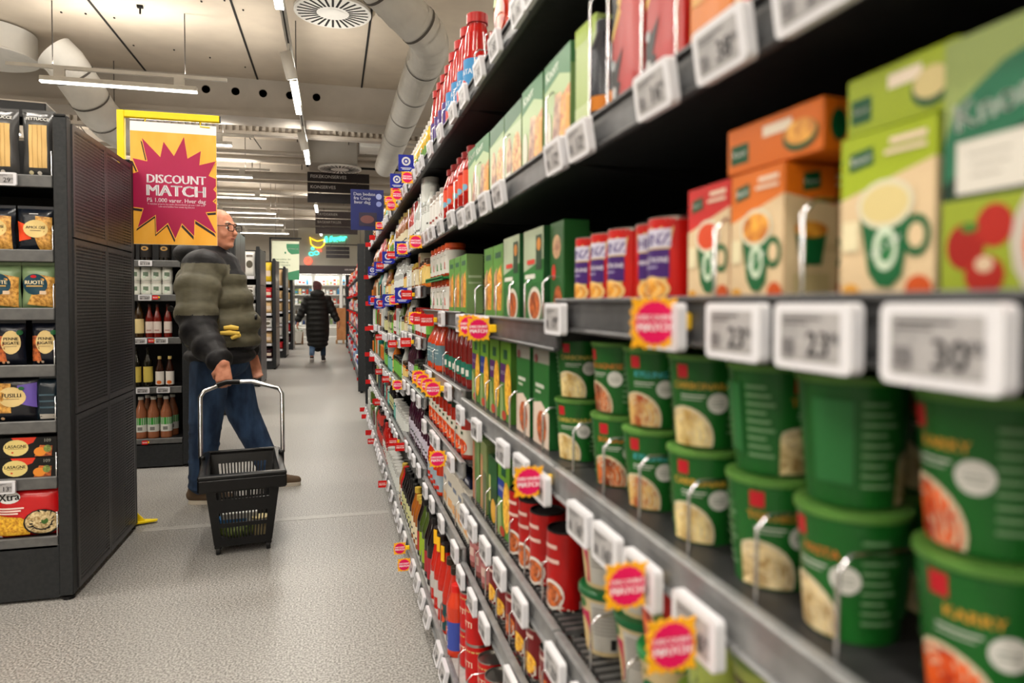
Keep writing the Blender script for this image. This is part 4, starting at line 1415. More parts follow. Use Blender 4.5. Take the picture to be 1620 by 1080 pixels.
def jar(name, cat, r, h, fill, lid, label=None, desc='', lab=(.15, .75), art=None, lidh=.018):
    prof = [(0, 0), (r * .95, 0), (r, .005), (r, h * .8), (r * .9, h - lidh), (0, h - lidh)]
    bands = [('lid', [(0, h - lidh - .001), (r * .96, h - lidh - .001), (r * .96, h - .002), (r * .92, h), (0, h)], M(lid, .35))]
    ps = []
    if label:
        z0, z1 = lab[0] * h, lab[1] * h
        lm = MB().lathe([(r + .0006, z0), (r + .0006, z1)], 20, M(label, .5))
        if art: lm.art(wrap(r + .0008, z0, r + .0008, z1), [scale_item(i, 2 * r, h) for i in art], True)
        ps.append(('label', lm))
    return cyl(name, cat, prof, 20, M(fill, .15), bands, parts=ps, desc=desc)


def can(name, r, h, col, desc, art=None, top=None, cat='can'):
    tm = M(top, .5) if top else M((176, 174, 168), .3, .9)
    prof = [(0, .002), (r * .9, .002), (r, .0), (r, .004), (r, h - .004), (r, h), (r * .93, h), (r * .92, h - .004), (0, h - .004)]
    b = MB().lathe(prof, 28, M(col, .3), mats=[tm, tm, tm, M(col, .3), tm, tm, tm, tm])
    ps = []
    if art: ps.append(('label_print', MB().art(wrap(r, 0, r, h), [scale_item(i, 2 * r, h) for i in art], True)))
    return Proto(name, cat, b, ps, desc)


# ------------------------------------------------------------------ right hand shelving
XF = .366
XD = .318
JY = [-.66, .22, 1.10, 1.98, 2.86, 3.74, 4.62, 5.50, 6.38, 7.26]
LV = {0: [.171, .45, .655, .938, 1.222, 1.486, 1.815], 1: [.171, .45, .655, .938, 1.222, 1.486, 1.815], 2: [.171, .45, .655, .938, 1.185, 1.486, 1.815], 3: [.171, .49, .745, .96, 1.19, 1.50, 1.815], 4: [.171, .52, .82, 1.07, 1.29, 1.515, 1.815],
      5: [.171, .46, .76, 1.02, 1.27, 1.53, 1.815], 6: [.171, .48, .74, 1.0, 1.25, 1.52, 1.815], 7: [.171, .46, .76, 1.03, 1.28, 1.53, 1.815], 8: [.171, .48, .74, 1.0, 1.25, 1.52, 1.815]}
BAYN = ['bay behind', 'first bay', 'second bay', 'third bay', 'fourth bay', 'fifth bay', 'sixth bay', 'seventh bay', 'eighth bay']
SHN = ['bottom deck', 'second shelf', 'third shelf', 'fourth shelf', 'eye-level shelf', 'sixth shelf', 'top shelf']


def shelving():
    blackp = noisy('black_back_panel', (12, 12, 12), (18, 18, 18), 80, .6)
    board = noisy('dark_shelf_board', (34, 34, 35), (42, 42, 43), 50, .45)
    grid = noisy('steel_wire_grid', (96, 96, 96), (116, 116, 116), 30, .35, 0, .6)
    deck = noisy('light_grey_deck', (150, 150, 148), (166, 166, 163), 40, .4)
    for b in range(9):
        y0, y1 = JY[b], JY[b + 1]
        o = bpy.data.objects.new('shelving_bay', None)
        COL.objects.link(o)
        o.location = (.6, y0, 0)
        tag(o, 'black steel shelving bay on the right of the aisle, %s from the camera end' % BAYN[b], 'shelving', 'shelving bays along the right of the aisle')
        W = y1 - y0
        rx = lambda x: x - .6
        for yy in (.0, W - .012):
            MB().box(rx(.845), yy, 0, rx(.895), yy + .012, 2.0, BLACK).obj('upright', o)
        MB().box(rx(.838), .012, .1, rx(.846), W - .012, 2.0, blackp).obj('back_panel', o)
        MB().box(rx(XD + .04), .004, 0, rx(.83), W - .004, .135, BLACK).obj('base_plinth', o)
        for li, z in enumerate(LV[b]):
            xf = XD if li == 0 else XF
            mat = deck if li == 0 else board
            g = MB()
            if li in (1, 2) and b < 4:
                n = 44
                for i in range(n):
                    yy = .006 + (W - .02) * i / n
                    g.box(rx(xf + .02), yy, z - .01, rx(.835), yy + .008, z, grid)
                for xx in (.40, .55, .70, .82): g.box(rx(xx), .004, z - .02, rx(xx + .012), W - .004, z - .01, grid)
            else:
                g.box(rx(xf + .012), .003, z - .03, rx(.836), W - .003, z, mat)
            s_ = g.obj('shelf', o)
            rm = RAIL if li < 4 else RAIL_SHADED  # upper rails get the copy with shade in its colour
            r_ = MB().box(rx(xf), .003, z - .043, rx(xf + .012), W - .003, z + .004, rm, .003)
            r_.box(rx(xf - .006), .003, z - .001, rx(xf + .006), W - .003, z + .006, rm, .002)
            r_.box(rx(xf - .006), .003, z - .047, rx(xf + .006), W - .003, z - .041, rm, .002)
            r_.obj('price_rail', s_)
            if li and b:
                for s in (.004, W - .008):
                    MB().prism([(rx(xf + .05), z - .03), (rx(.84), z - .03), (rx(.84), z - .07)], s, s + .004, BLACK).obj('bracket', s_)
            if b and b < 5:
                hh = {5: .2, 6: .1}.get(li, .085)
                ys = [.12, .245, .37, .5, .62, .75] if b < 3 else [.2, .45, .7]
                if b == 1 and li == 4: ys, hh = [.27, .405], .085
                if b == 1 and li == 5: ys = [.49, .58, .69, .76]
                if b == 2 and li == 5: ys, hh = [.1, .42, .74], .12
                if b == 3 and li == 5: ys, hh = [.2, .5], .12
                if b == 1 and li == 3: ys = [.225, .33, .455, .58, .7, .83]
                for yy in ys:
                    MB().tube([(rx(xf + .012), yy, z), (rx(xf + .012), yy, z + hh - .012), (rx(xf + .024), yy, z + hh), (rx(xf + .1), yy, z + hh), (rx(xf + .112), yy, z + hh - .012), (rx(xf + .112), yy, z)], .0021, CHROME, 6).obj('wire_divider', s_)
    # closing end panels of this run and of the next runs
    for (nm, y, h, lb) in (('shelf_end_panel', 7.262, 2.0, 'dark end panel closing the near shelving run at the cross aisle'), ('shelf_end_panel', 9.5, 2.03, 'dark perforated end panel starting the second shelving run'),
                           ('shelf_end_panel', 19.1, 2.0, 'dark end panel at the far end of the second shelving run')):
        o = MB().box(.315, y, .02, .93, y + .04, h, DARK, .004).obj(nm)
        tag(o, lb, 'end panel')
        for i in range(24): MB().box(.3135, y + .012, .25 + .07 * i, .3155, y + .028, .29 + .07 * i, M((14, 14, 14), .8)).obj('slot', o)
        for x in (.36, .88): MB().lathe([(0, 0), (.02, 0), (.02, .02), (0, .02)], 10, BLACK, (x, y + .02, 0)).obj('foot', o)


_cnt = {}


def put(p, b, li, y, x, dz=0.0, rz=None, desc=None, bare=False, jig=True, scale=None, row='', sm=1.0):
    d = desc or p.desc
    k = (d, b, li, row)
    _cnt[k] = _cnt.get(k, 0) + 1
    lab = '%s%s, %s, %s, %s along' % (d, row, SHN[li], BAYN[b], ORD[_cnt[k] - 1])
    r = -PI / 2 if rz is None else rz
    if jig: r += R.uniform(-.05, .05)
    return p.put((x, y, LV[b][li] + dz + .0006), r, lab, '%s on the %s' % (p.name.replace('_', ' ') + 's', SHN[li]), bare=bare, scale=scale)


def run(p, b, li, ys, x, rows=1, dx=.08, stack=0, bare=False, desc=None, jig=True):
    for y in ys:
        for k in range(rows):
            for s_ in range(stack + 1):
                put(p, b, li, y + (R.uniform(-.004, .004) if jig else 0), x + dx * k, s_ * (stack and STK), row=(' behind' if k else '') + (' on top' if s_ else ''), bare=bare, desc=desc, jig=jig)


STK = .11
frange = lambda a, b, n: [a + (b - a) * i / max(1, n - 1) for i in range(n)]


def goods():
    global STK, DIM
    DIM = .8  # shade on these shelves goes into the goods' colours
    P = {}
    # --- first bay, eye level
    hz = [('p', [(-.36, .16), (.36, .16), (.5, .98), (-.5, .98)], (214, 190, 120))]
    key = [('r', -.52, .90, .52, .985, (196, 26, 20)), ('p', [(-.50, .88), (.50, .88), (.42, .60), (.36, .16), (-.36, .16), (-.42, .60)], (212, 184, 120)),
           ('r', -.45, .64, .45, .86, (206, 202, 222)), ('t', 'HEINZ', 0, .73, .30, (64, 40, 120), .0, .02), ('r', -.42, .28, .42, .62, (66, 32, 108)), ('t', 'MINESTRONE', 0, .49, .135, (232, 226, 240), 0, .015), ('r', -.18, .40, .18, .415, (190, 180, 220)),
           ('e', 0, .15, .44, .15, (240, 200, 130)), ('e', 0, .15, .36, .115, 'curry')]
    hc = can('soup_can', .033, .104, (200, 26, 20), 'red soup can with purple label', key)
    for y in (1.055, .985, .917, .785): put(hc, 1, 4, y, .418)
    put(hc, 1, 4, .85, .43, rz=-PI / 2 + .95)
    for y in (1.05, .98, .91, .84): put(hc, 1, 4, y, .49, row=' behind')
    put(cupsoup((212, 32, 30), (220, 74, 30), 'red instant soup box with green mug', 'soup_box'), 1, 4, .664, .421, jig=False)
    oc = cupsoup((230, 118, 22), 'curry', 'orange instant soup box with green mug', 'soup_box')
    put(oc, 1, 4, .577, .421, jig=False)
    put(oc, 1, 4, .57, .482, row=' behind', jig=False)
    put(cupsoup((164, 184, 30), (226, 208, 146), 'lime instant soup box with green mug', 'soup_box'), 1, 4, .417, .418, jig=False, rz=-PI / 2 + .05)
    put(liebox((228, 114, 22), 'curry', 'orange soup box lying on the upright ones', .132), 1, 4, .562, .424, .127, rz=-PI / 2 + .06, jig=False)
    put(liebox((164, 184, 30), (226, 208, 146), 'lime soup box lying on the upright one', .1), 1, 4, .412, .424, .127, jig=False)
    big = [('r', -.5, 0, .5, 1, (150, 168, 96)), ('p', [(-.5, .60), (-.42, .74), (-.1, .86), (.5, .95), (.5, .48), (-.5, .42)], (34, 110, 78)), ('p', [(-.5, .44), (-.2, .56), (.5, .74), (.5, .36), (-.5, .36)], (10, 48, 30)), ('t', 'Knorr', -.12, .715, .25, (220, 232, 220), .16, .02),
           ('r', -.5, 0, .5, .38, (150, 166, 44)), ('r', -.40, .40, .06, .60, (226, 222, 212)), ('r', -.32, .54, -.04, .545, (120, 116, 110)), ('r', -.3, .50, -.05, .505, (120, 116, 110)), ('r', -.3, .46, -.1, .465, (120, 116, 110)),
           ('e', -.33, .2, .13, .09, (160, 26, 18)), ('e', -.14, .27, .12, .08, (176, 36, 24)), ('e', -.2, .09, .13, .075, (168, 34, 22)), ('e', -.2, .13, .06, .03, (216, 190, 160)), ('e', -.3, .27, .06, .02, (70, 120, 40)),
           ('e', .38, .2, .42, .27, (200, 190, 178)), ('e', .40, .19, .36, .235, (222, 92, 24)), ('e', .44, .19, .28, .18, (196, 120, 90)), ('e', .45, .185, .26, .165, (232, 96, 26))]
    put(boxp('soup_box', 'soup box', .104, .05, .168, (34, 80, 50), big, [('r', -.5, 0, .5, 1, (30, 84, 52))], 'big dark green tomato soup box'), 1, 4, .315, .416, jig=False)
    # --- first bay, shelf above
    sl = boxp('rice_box', 'box', .085, .05, .185, (164, 186, 110), [('r', -.5, 0, .5, .3, (190, 206, 150)), ('r', -.5, .85, .5, 1, (150, 176, 50))], desc='pale green slim box')
    put(sl, 1, 5, 1.045, .42)
    nv = bottle('sauce_bottle', 'bottle', .024, .165, (24, 26, 40), (18, 20, 30), (216, 128, 30), 'navy bottle with orange rings', .5, .7, (.15, .28))
    put(nv, 1, 5, .985, .404)
    put(nv, 1, 5, .945, .42)
    rd = boxp('taco_box', 'box', .098, .05, .215, (176, 18, 12), [('p', [(-.5, .55), (-.2, .72), (-.34, .75), (-.02, 1), (-.5, 1)], (20, 18, 20)), ('p', [(-.5, .50), (-.2, .66), (-.3, .7), (.02, 1), (-.02, 1), (-.34, .73), (-.22, .7), (-.5, .55)], (226, 186, 80)),
                                                                 ('p', [(-.5, 0), (-.36, 0), (-.2, .2), (-.3, .22), (-.12, .42), (-.5, .3)], (22, 20, 20)), ('e', -.42, .16, .07, .04, (200, 200, 200)), ('e', -.43, .34, .06, .035, (180, 184, 186)), ('e', .1, .13, .22, .1, (180, 26, 26))], desc='red box with black and yellow flash')
    put(rd, 1, 5, .875, .416, jig=False)
    put(rd, 1, 5, .765, .416, jig=False)
    go = boxp('mix_box', 'box', .088, .05, .18, (214, 122, 34), [('p', [(-.5, .55), (.5, .62), (.5, 1), (-.5, 1)], (40, 130, 42)), ('r', -.3, .72, .34, .80, (206, 224, 190)), ('r', -.42, .36, .3, .5, (222, 168, 90))], desc='orange box with green top')
    put(go, 1, 5, .664, .418)
    pe = boxp('mix_box', 'box', .085, .05, .18, (216, 140, 72), [('r', -.5, .62, .5, 1, (150, 180, 106)), ('p', [(-.5, .0), (.2, .0), (.1, .7), (-.5, .7)], (232, 186, 140)), ('e', -.25, .14, .1, .06, (196, 50, 40)), ('r', .2, .6, .34, .74, (120, 116, 120))], desc='peach box with pale green top')
    put(pe, 1, 5, .574, .418)
    br = boxp('mix_box', 'box', .05, .05, .18, (58, 28, 18), [('r', -.3, .2, .3, .8, (84, 40, 24))], desc='dark brown box')
    put(br, 1, 5, .502, .418)
    put(boxp('mix_box', 'box', .07, .05, .18, (196, 170, 120), [('r', -.3, .5, .3, .9, (90, 130, 50))], desc='beige box with green panel'), 1, 5, .435, .418)
    put(go, 1, 5, .345, .418)
    # --- first bay, pots
    fo = [('KARRY', (226, 166, 60), 'tomato', 'noodle'), ('PASTA', (214, 120, 50), 'rice', 'x'), ('TORTELLINI', (224, 150, 60), 'rice', 'x'), ('CARBONARA', (226, 176, 70), 'noodle', 'x'), ('KYLLING', (80, 190, 200), 'salad', 'x'), ('BOLOGNESE', (220, 130, 50), 'stew', 'x'), ('CARBONARA', (214, 190, 90), 'noodle', 'x')]
    ds = ('orange soup bowl', 'brown rice', 'brown pasta', 'pale noodles', 'chicken and blue text', 'red stew', 'creamy noodles')
    pots = []
    for i, (t, c, f_, _) in enumerate(fo): pots.append(pot(t, c, f_, 'green pot picturing ' + ds[i]))
    rot = {0: (.35, -.12), 1: (.1, 2.6), 2: (.95, 1.9), 3: (.75, .7), 4: (.75, .75), 5: (.9, .3)}
    for i, y in enumerate((.375, .497, .607, .738, .872, .995)):
        put(pots[i], 1, 3, y, .437 if i else .445, 0, -PI / 2 + rot[i][0], jig=False)
        put(pots[i], 1, 3, y + .003, .439 if i else .447, .112, -PI / 2 + rot[i][1], row=' on top', jig=False)
        put(pots[i], 1, 3, y + .01, .545, 0, -PI / 2, row=' behind', bare=False)
        put(pots[i], 1, 3, y + .01, .546, .112, -PI / 2, row=' behind on top', bare=False)
    put(pots[6], 2, 3, 1.175, .437, 0, -PI / 2 + .7, jig=False)
    put(pots[6], 2, 3, 1.178,   .438, .112, -PI / 2 + .95, row=' on top', jig=False)
    # --- first bay, third shelf: noodle cups
    def cup(col, items, lid, desc, food=False):
        rb, rt, h = .036, .047, .105
        b = MB().lathe([(0, 0), (rb, 0), (rt, h - .008)], 28, M(col, .45))
        r_ = MB().lathe([(rt, h - .012), (rt + .003, h - .01), (rt + .003, h - .002), (rt, h), (0, h)], 28, M(lid, .35))
        return Proto('noodle_cup', 'instant pot', b, (('lid', r_), ('label_print', MB().art(wrap(rb, 0, rt, h - .008), items, True))), desc)
    c1 = cup((214, 194, 150), [('p', [(-.014, .01), (.012, .006), (.012, .07), (-.018, .068)], (196, 40, 84)), ('e', -.006, .03, .013, .028, (226, 196, 140)), ('r', .016, .008, .062, .088, (196, 194, 188)), ('r', .048, .012, .058, .03, (40, 40, 40)), ('e', -.002, .082, .008, .008, (60, 120, 60)), ('r', -.06, .01, -.022, .08, (120, 140, 80))] +
             [('r', .02, .036 + .006 * i, .058, .0385 + .006 * i, (150, 148, 144)) for i in range(8)], (16, 96, 50), 'beige noodle cup with pink panel')
    for (y, x, rz) in ((1.035, .435, .1), (.925, .45, -.1)):
        put(c1, 1, 2, y, x, 0, -PI / 2 + rz, jig=False)
        put(c1, 1, 2, y + .004, x, .106, -PI / 2 + rz - .1, row=' on top', jig=False)
    c2 = cup((178, 26, 20), [('r', -.035, .07, .035, .085, (206, 40, 28)), ('t', 'TOMAT', -.012, .082, .013, (240, 214, 200), 0, .02), ('e', -.004, .028, .036, .044, (226, 190, 150)), ('e', -.004, .026, .033, .04, 'tomato'), ('e', .036, .05, .008, .012, (90, 110, 40))], (190, 186, 176), 'red noodle cup with tomato pasta')
    c3 = cup((206, 186, 142), [('t', 'PASTA', -.006, .078, .017, (90, 110, 60), 0, .02), ('e', .02, .03, .026, .04, (16, 104, 56)), ('t', 'Oh!', .022, .03, .014, (220, 240, 220), .2, .02)], (22, 140, 62), 'beige noodle cup with green oval')
    put(c3, 1, 2, .822, .44, 0, -PI / 2 - .2, jig=False)
    put(c2, 1, 2, .825, .44, .106, -PI / 2 - .25, jig=False)
    c4 = cup((176, 190, 92), [('e', 0, .03, .03, .03, 'herb'), ('r', -.02, .07, .02, .08, (90, 80, 40))], (120, 150, 60), 'lime noodle cup')
    for y in (.71, .6, .49):
        put(c4, 1, 2, y, .44)
        put(c4, 1, 2, y, .44, .106, row=' on top')
    # --- second bay
    ri = [('p', [(-.5, .72), (.1, .8), (.5, .7), (.5, 1), (-.5, 1)], (58, 124, 74)), ('t', 'Knorr', -.18, .88, .2, (226, 236, 220), .12, .02), ('p', [(.05, .0), (.5, .05), (.5, .62), (.2, .55)], 'curry'), ('p', [(-.2, .1), (.1, .02), (.2, .6), (-.05, .62)], 'risotto'), ('e', -.32, .3, .12, .2, (226, 224, 206)),
          ('r', .36, .0, .5, .5, (222, 160, 50)), ('e', -.3, .08, .15, .06, 'herb')]
    rb = boxp('risotto_box', 'box', .148, .05, .182, (172, 196, 140), ri, [('r', -.5, 0, .5, 1, (110, 140, 84)), ('r', -.5, .8, .5, 1, (60, 110, 66))], 'pale green risotto box')
    ri2 = [('p', [(-.5, .75), (.5, .82), (.5, 1), (-.5, 1)], (40, 100, 60)), ('r', -.5, .0, .5, .75, (188, 206, 164)), ('e', .25, .3, .26, .34, 'salad'), ('e', -.2, .35, .18, .3, 'risotto'), ('r', -.4, .03, -.1, .2, (236, 232, 220))]
    rb2 = boxp('risotto_box', 'box', .148, .05, .176, (150, 180, 120), ri2, [('r', -.5, 0, .5, 1, (98, 128, 76))], 'green rice box with plate picture')
    for i, y in enumerate((1.185, 1.345, 1.50, 1.655)): put((rb, rb, rb2, rb2)[i], 2, 5, y, .418, jig=False)
    for y in (1.83, 1.935): put(rb, 2, 5, y, .418)
    kb = [('p', [(-.5, .62), (.5, .75), (.5, 1), (-.5, 1)], (86, 150, 48)), ('r', -.3, .82, .3, .9, KN), ('p', [(-.1, .1), (.3, .05), (.42, .5), (.3, .72), (-.1, .6)], 'curry'), ('p', [(-.5, .1), (-.15, .08), (-.1, .7), (-.4, .6)], 'risotto'), ('r', -.5, 0, .5, .1, (96, 150, 60))]
    kx = boxp('pasta_box', 'box', .1, .05, .178, (112, 160, 72), kb, [('r', -.5, 0, .5, 1, (120, 150, 92)), ('r', -.4, .6, .4, .64, (180, 200, 160)), ('r', -.4, .5, .4, .53, (170, 190, 150))], 'light green meal box')
    kp = [('r', -.5, .52, .5, 1, (176, 190, 160)), ('p', [(-.5, .34), (.5, .44), (.5, .66), (-.5, .54)], (34, 116, 44)), ('r', -.42, .46, .1, .51, (226, 226, 214)), ('e', .08, .17, .34, .2, (226, 220, 204)), ('e', .08, .17, .27, .15, 'stew'), ('r', .16, .55, .44, .92, (20, 60, 30)), ('e', .3, .82, .1, .07, (206, 130, 40)), ('r', -.3, .62, .1, .67, (216, 60, 40)), ('r', -.5, 0, .5, .02, (60, 120, 50))]
    kq = boxp('pasta_box', 'box', .14, .055, .185, (40, 110, 50), kp, [('r', -.5, 0, .5, 1, (24, 76, 36)), ('e', 0, .6, .2, .06, (200, 40, 30)), ('e', 0, .4, .2, .05, (206, 60, 40))], 'green meal box with plate picture')
    for y in (1.74, 1.632): put(kx, 2, 4, y, .416, jig=False)
    put(kq, 2, 4, 1.495, .416, jig=False)
    put(kq, 2, 4, 1.333, .42, jig=False)
    put(boxp('pasta_box', 'box', .08, .05, .186, (34, 92, 40), [('e', 0, .75, .3, .12, 'risotto'), ('e', .1, .2, .3, .16, 'stew'), ('e', -.2, .5, .14, .08, (200, 40, 30))], desc='dark green box with tomatoes'), 2, 4, 1.205, .425, jig=False)
    for y in (1.74, 1.63, 1.5, 1.33): put(kx, 2, 4, y, .475, row=' behind')
    bb = [('r', -.5, .72, .5, 1, (104, 158, 40)), ('r', -.2, .78, .2, .9, KN), ('r', -.5, .48, .05, .72, (30, 60, 150)), ('t', 'PASTA', -.22, .6, .14, (230, 230, 240), 0, .02), ('e', .26, .42, .3, .32, 'corn'), ('p', [(-.5, .0), (-.1, 0), (-.2, .4), (-.5, .46)], (150, 176, 110)), ('e', -.1, .07, .22, .06, (196, 70, 50))]
    bb2 = [x if x[-1] != (30, 60, 150) else ('r', -.5, .48, .05, .72, (88, 40, 110)) for x in bb]
    bg1 = boxp('pasta_packet', 'packet', .1, .03, .19, (92, 144, 60), bb, [('r', -.5, 0, .5, 1, (74, 122, 44))], 'green pasta packet with blue panel')
    bg2 = boxp('pasta_packet', 'packet', .1, .03, .19, (92, 144, 60), bb2, [('r', -.5, 0, .5, 1, (74, 122, 44))], 'green pasta packet with purple panel')
    for p_, y in ((bg2, 1.925), (bg1, 1.81), (bg2, 1.69), (bg2, 1.575)): put(p_, 2, 3, y, .41, jig=False)
    for y in (1.9, 1.78, 1.66): put(bg2, 2, 3, y, .45, row=' behind')
    po = [('r', -.5, .82, .5, 1, (150, 150, 140)), ('r', -.5, .40, .5, .86, (38, 112, 46)), ('p', [(-.5, 0), (.5, 0), (.5, .36), (0, .46), (-.5, .42)], (226, 206, 190)), ('r', -.35, .6, .2, .64, (214, 224, 206)), ('r', -.35, .54, .0, .57, (190, 206, 180)), ('e', .05, .2, .3, .17, 'stew'), ('e', -.3, .9, .12, .05, (120, 60, 60))]
    px_ = boxp('meal_pouch', 'packet', .105, .03, .19, (40, 108, 48), po, [('r', -.5, 0, .5, 1, (30, 92, 40))], 'green pouch with food bowl')
    for y in (1.425, 1.292): put(px_, 2, 3, y, .412, jig=False)
    rc = [('p', [(-.5, .48), (.75, .02), (.75, .0), (-.5, .0)], (214, 204, 190)), ('e', .12, .2, .38, .19, (226, 222, 214)), ('e', .12, .2, .30, .15, 'stew'), ('r', -.3, .78, .3, .83, (226, 190, 180)), ('r', -.3, .6, .36, .65, (226, 190, 180)), ('r', .9, .03, 1.1, .13, (226, 226, 220)), ('r', .95, .2, 1.2, .5, (190, 60, 50))]
    cn = can('chilli_can', .036, .147, (176, 16, 16), 'tall red can with stew picture', rc, (22, 18, 18))
    for y in (1.485, 1.40, 1.315, 1.20): put(cn, 2, 2, y, .418, 0, -PI / 2 + .15, jig=False)
    for y in (1.48, 1.39, 1.3, 1.21): put(cn, 2, 2, y, .5, row=' behind')
    put(bg1, 2, 2, 1.585, .408)
    put(boxp('rice_box', 'box', .09, .04, .17, (16, 70, 30), [('r', -.5, .55, .5, 1, (30, 92, 40)), ('e', .1, .2, .3, .18, (226, 170, 60)), ('r', -.4, .3, -.2, .7, (190, 200, 120))], [('r', -.5, 0, .5, 1, (12, 56, 24))], 'dark green rice box'), 2, 2, 1.70, .412)
    put(boxp('rice_box', 'box', .09, .04, .185, (120, 140, 84), [('r', -.5, .0, -.1, .8, (190, 140, 100)), ('r', -.1, 0, .5, .6, (96, 110, 76))], desc='grey green box with beige picture'), 2, 2, 1.81, .412)
    put(boxp('rice_box', 'box', .08, .04, .185, (96, 130, 70), [('r', -.5, .0, -.2, .9, (180, 120, 90)), ('r', .2, .4, .5, .9, (120, 150, 90))], desc='olive box with pink edge'), 2, 2, 1.91, .412)
    cc = [('p', [(-.7, .55), (.7, .35), (.7, 0), (-.7, 0)], (222, 216, 204)), ('e', .1, .3, .3, .2, 'corn'), ('r', -.4, .8, .3, .87, (226, 200, 190))]
    cs = [('p', [(-.7, .5), (.7, .4), (.7, 0), (-.7, 0)], (222, 216, 204)), ('e', .1, .3, .32, .2, 'stew'), ('r', -.4, .8, .3, .87, (226, 200, 190))]
    c_corn = can('corn_can', .037, .105, (120, 22, 26), 'dark red can picturing corn', cc)
    c_bean = can('bean_can', .037, .105, (132, 22, 26), 'dark red can picturing beans', cs)
    for i, y in enumerate(frange(1.16, 1.70, 7)): run((c_corn, c_bean)[i % 3 == 1], 2, 1, [y], .42, 2, .085)
    STK = .107
    pk = jar('bean_jar', 'jar', .037, .12, (150, 84, 78), (150, 150, 146), (190, 120, 120), 'pinkish jar with steel lid', art=[('r', -.3, .3, .3, .5, (222, 190, 180)), ('r', -.2, .6, .2, .65, (120, 30, 40))])
    run(pk, 2, 1, [1.79, 1.875, 1.955], .42, 2, .085)
    rb_ = bag('crisp_bag', 'bag', .16, .06, .24, (196, 50, 22), [('r', -.5, .6, -.15, 1, (130, 170, 40)), ('e', .1, .45, .28, .25, 'tomato'), ('r', -.2, .8, .4, .9, (222, 190, 150))], 'red and green pasta bag')
    for y in (1.2, 1.36, 1.50, 1.645): put(rb_, 2, 6, y, .425)
    tc = can('tomato_can', .037, .11, (196, 24, 22), 'bright red tomato can', [('r', -.6, .82, .6, .86, (206, 180, 110)), ('t', 'MUTTI', 0, .5, .3, (236, 214, 190), 0, .02), ('r', .9, .3, 1.2, .6, (220, 216, 210)), ('r', -1.5, .82, -.6, .86, (206, 180, 110)), ('r', .6, .82, 1.5, .86, (206, 180, 110))])
    STK = .1105
    run(tc, 2, 0, [1.93, 1.845], .385, 1, stack=1)
    run(tc, 2, 0, [1.75, 1.66, 1.57], .40, 1)
    for y in (1.9, 1.8): put(tc, 2, 0, y, .475, row=' behind')
    # --- third bay
    pa = [('r', -.5, .12, .5, .5, (40, 120, 186)), ('t', 'PASSATA', 0, .36, .26, (226, 236, 246), 0, .02), ('e', 0, .22, .3, .07, (206, 40, 30))]
    pb = bottle('passata_bottle', 'bottle', .043, .285, (176, 14, 8), (176, 20, 14), (60, 140, 196), 'red passata bottle with blue label', .66, .52, (.1, .5), pa[1:], .033, .03)
    pv = bottle('passata_bottle', 'bottle', .041, .275, (160, 14, 10), (170, 20, 14), (70, 44, 120), 'red passata bottle with purple label', .66, .52, (.1, .5), [('r', -.3, .14, .3, .2, (110, 170, 60)), ('r', -.2, .34, .2, .38, (206, 196, 230))], .032, .03)
    run(pb, 3, 6, [2.07, 2.18, 2.29, 2.4], .43, 2, .1)
    run(pv, 3, 6, [2.51, 2.61, 2.71, 2.81], .43, 2, .1)
    for y in (2.06, 2.17, 2.28): put(kx, 3, 4, y, .41, jig=False)
    ja = lambda c, d: jar('sauce_jar', 'jar', .039, .115, (176, 60, 26), (220, 84, 34), OFF, d, (.08, .78), [('t', 'a', 0, .36, .75, c, 0, .02), ('r', -.2, .62, .2, .64, (140, 140, 130))], .016)
    j1, j2 = ja((40, 140, 60), 'white label sauce jar with green a'), ja((206, 50, 40), 'white label sauce jar with red a')
    STK = .121
    for i, y in enumerate((2.405, 2.495, 2.585, 2.675, 2.765)):
        p_ = (j1, j2)[i % 3 == 0]
        put(p_, 3, 4, y, .42)
        put(p_, 3, 4, y, .42, .128, row=' on top')
        put(p_, 3, 4, y, .51, row=' behind')
    o = MB().box(-.22, -.06, 0, .22, .06, .008, M((16, 120, 56), .5), .002).box(-.22, -.06, -.004, .22, -.056, .012, M((16, 120, 56), .5)).obj('jar_tray', None, (.425, 2.585, LV[3][4] + .1165), -PI / 2)
    tag(o, 'green card tray between the two layers of white label jars', 'tray')
    ke = bottle('ketchup_bottle', 'bottle', .036, .2, (160, 16, 10), (150, 14, 14), (222, 74, 44), 'red sauce bottle with orange label', .5, .66, (.3, .62), [('r', -.5, .3, .1, .42, (110, 180, 60)), ('e', .2, .36, .2, .05, (120, 170, 200))], .024)
    run(ke, 3, 5, [2.06, 2.15, 2.24, 2.36, 2.45], .42, 2, .09)
    gj = jar('grill_jar', 'jar', .036, .15, (190, 180, 170), (150, 140, 132), (226, 224, 220), 'pale jar with grey lid', art=[('r', -.3, .3, .3, .36, (150, 60, 50))])
    run(gj, 3, 5, [2.55, 2.64, 2.73, 2.81], .42, 1)
    ob = bottle('sauce_bottle', 'bottle', .05, .2, (206, 62, 16), (90, 40, 24), (96, 126, 136), 'squat orange bottle with grey blue label', .4, .52, (.12, .5), [('r', -.3, .40, .3, .42, (190, 206, 206)), ('r', -.3, .34, .3, .36, (190, 206, 206)), ('r', -.2, .24, .2, .26, (160, 180, 180))], None, .03)
    run(ob, 3, 3, [2.6, 2.72, 2.82], .425, 1)
    dk = bottle('sauce_bottle', 'bottle', .03, .19, (120, 20, 14), (20, 90, 50), (30, 110, 90), 'slim dark red bottle with green label', .5, .66, (.15, .4), [('r', -.3, .2, .3, .3, (220, 220, 210))])
    run(dk, 3, 3, [2.05, 2.13, 2.21, 2.29, 2.37, 2.46], .42, 1)
    rj = jar('tomato_sauce_jar', 'jar', .036, .15, (160, 34, 16), (8, 40, 28), (206, 200, 186), 'red sauce jar with dark green lid', (.1, .6), [('e', .05, .25, .4, .16, 'tomato'), ('r', -.4, .5, .2, .56, (40, 70, 40))])
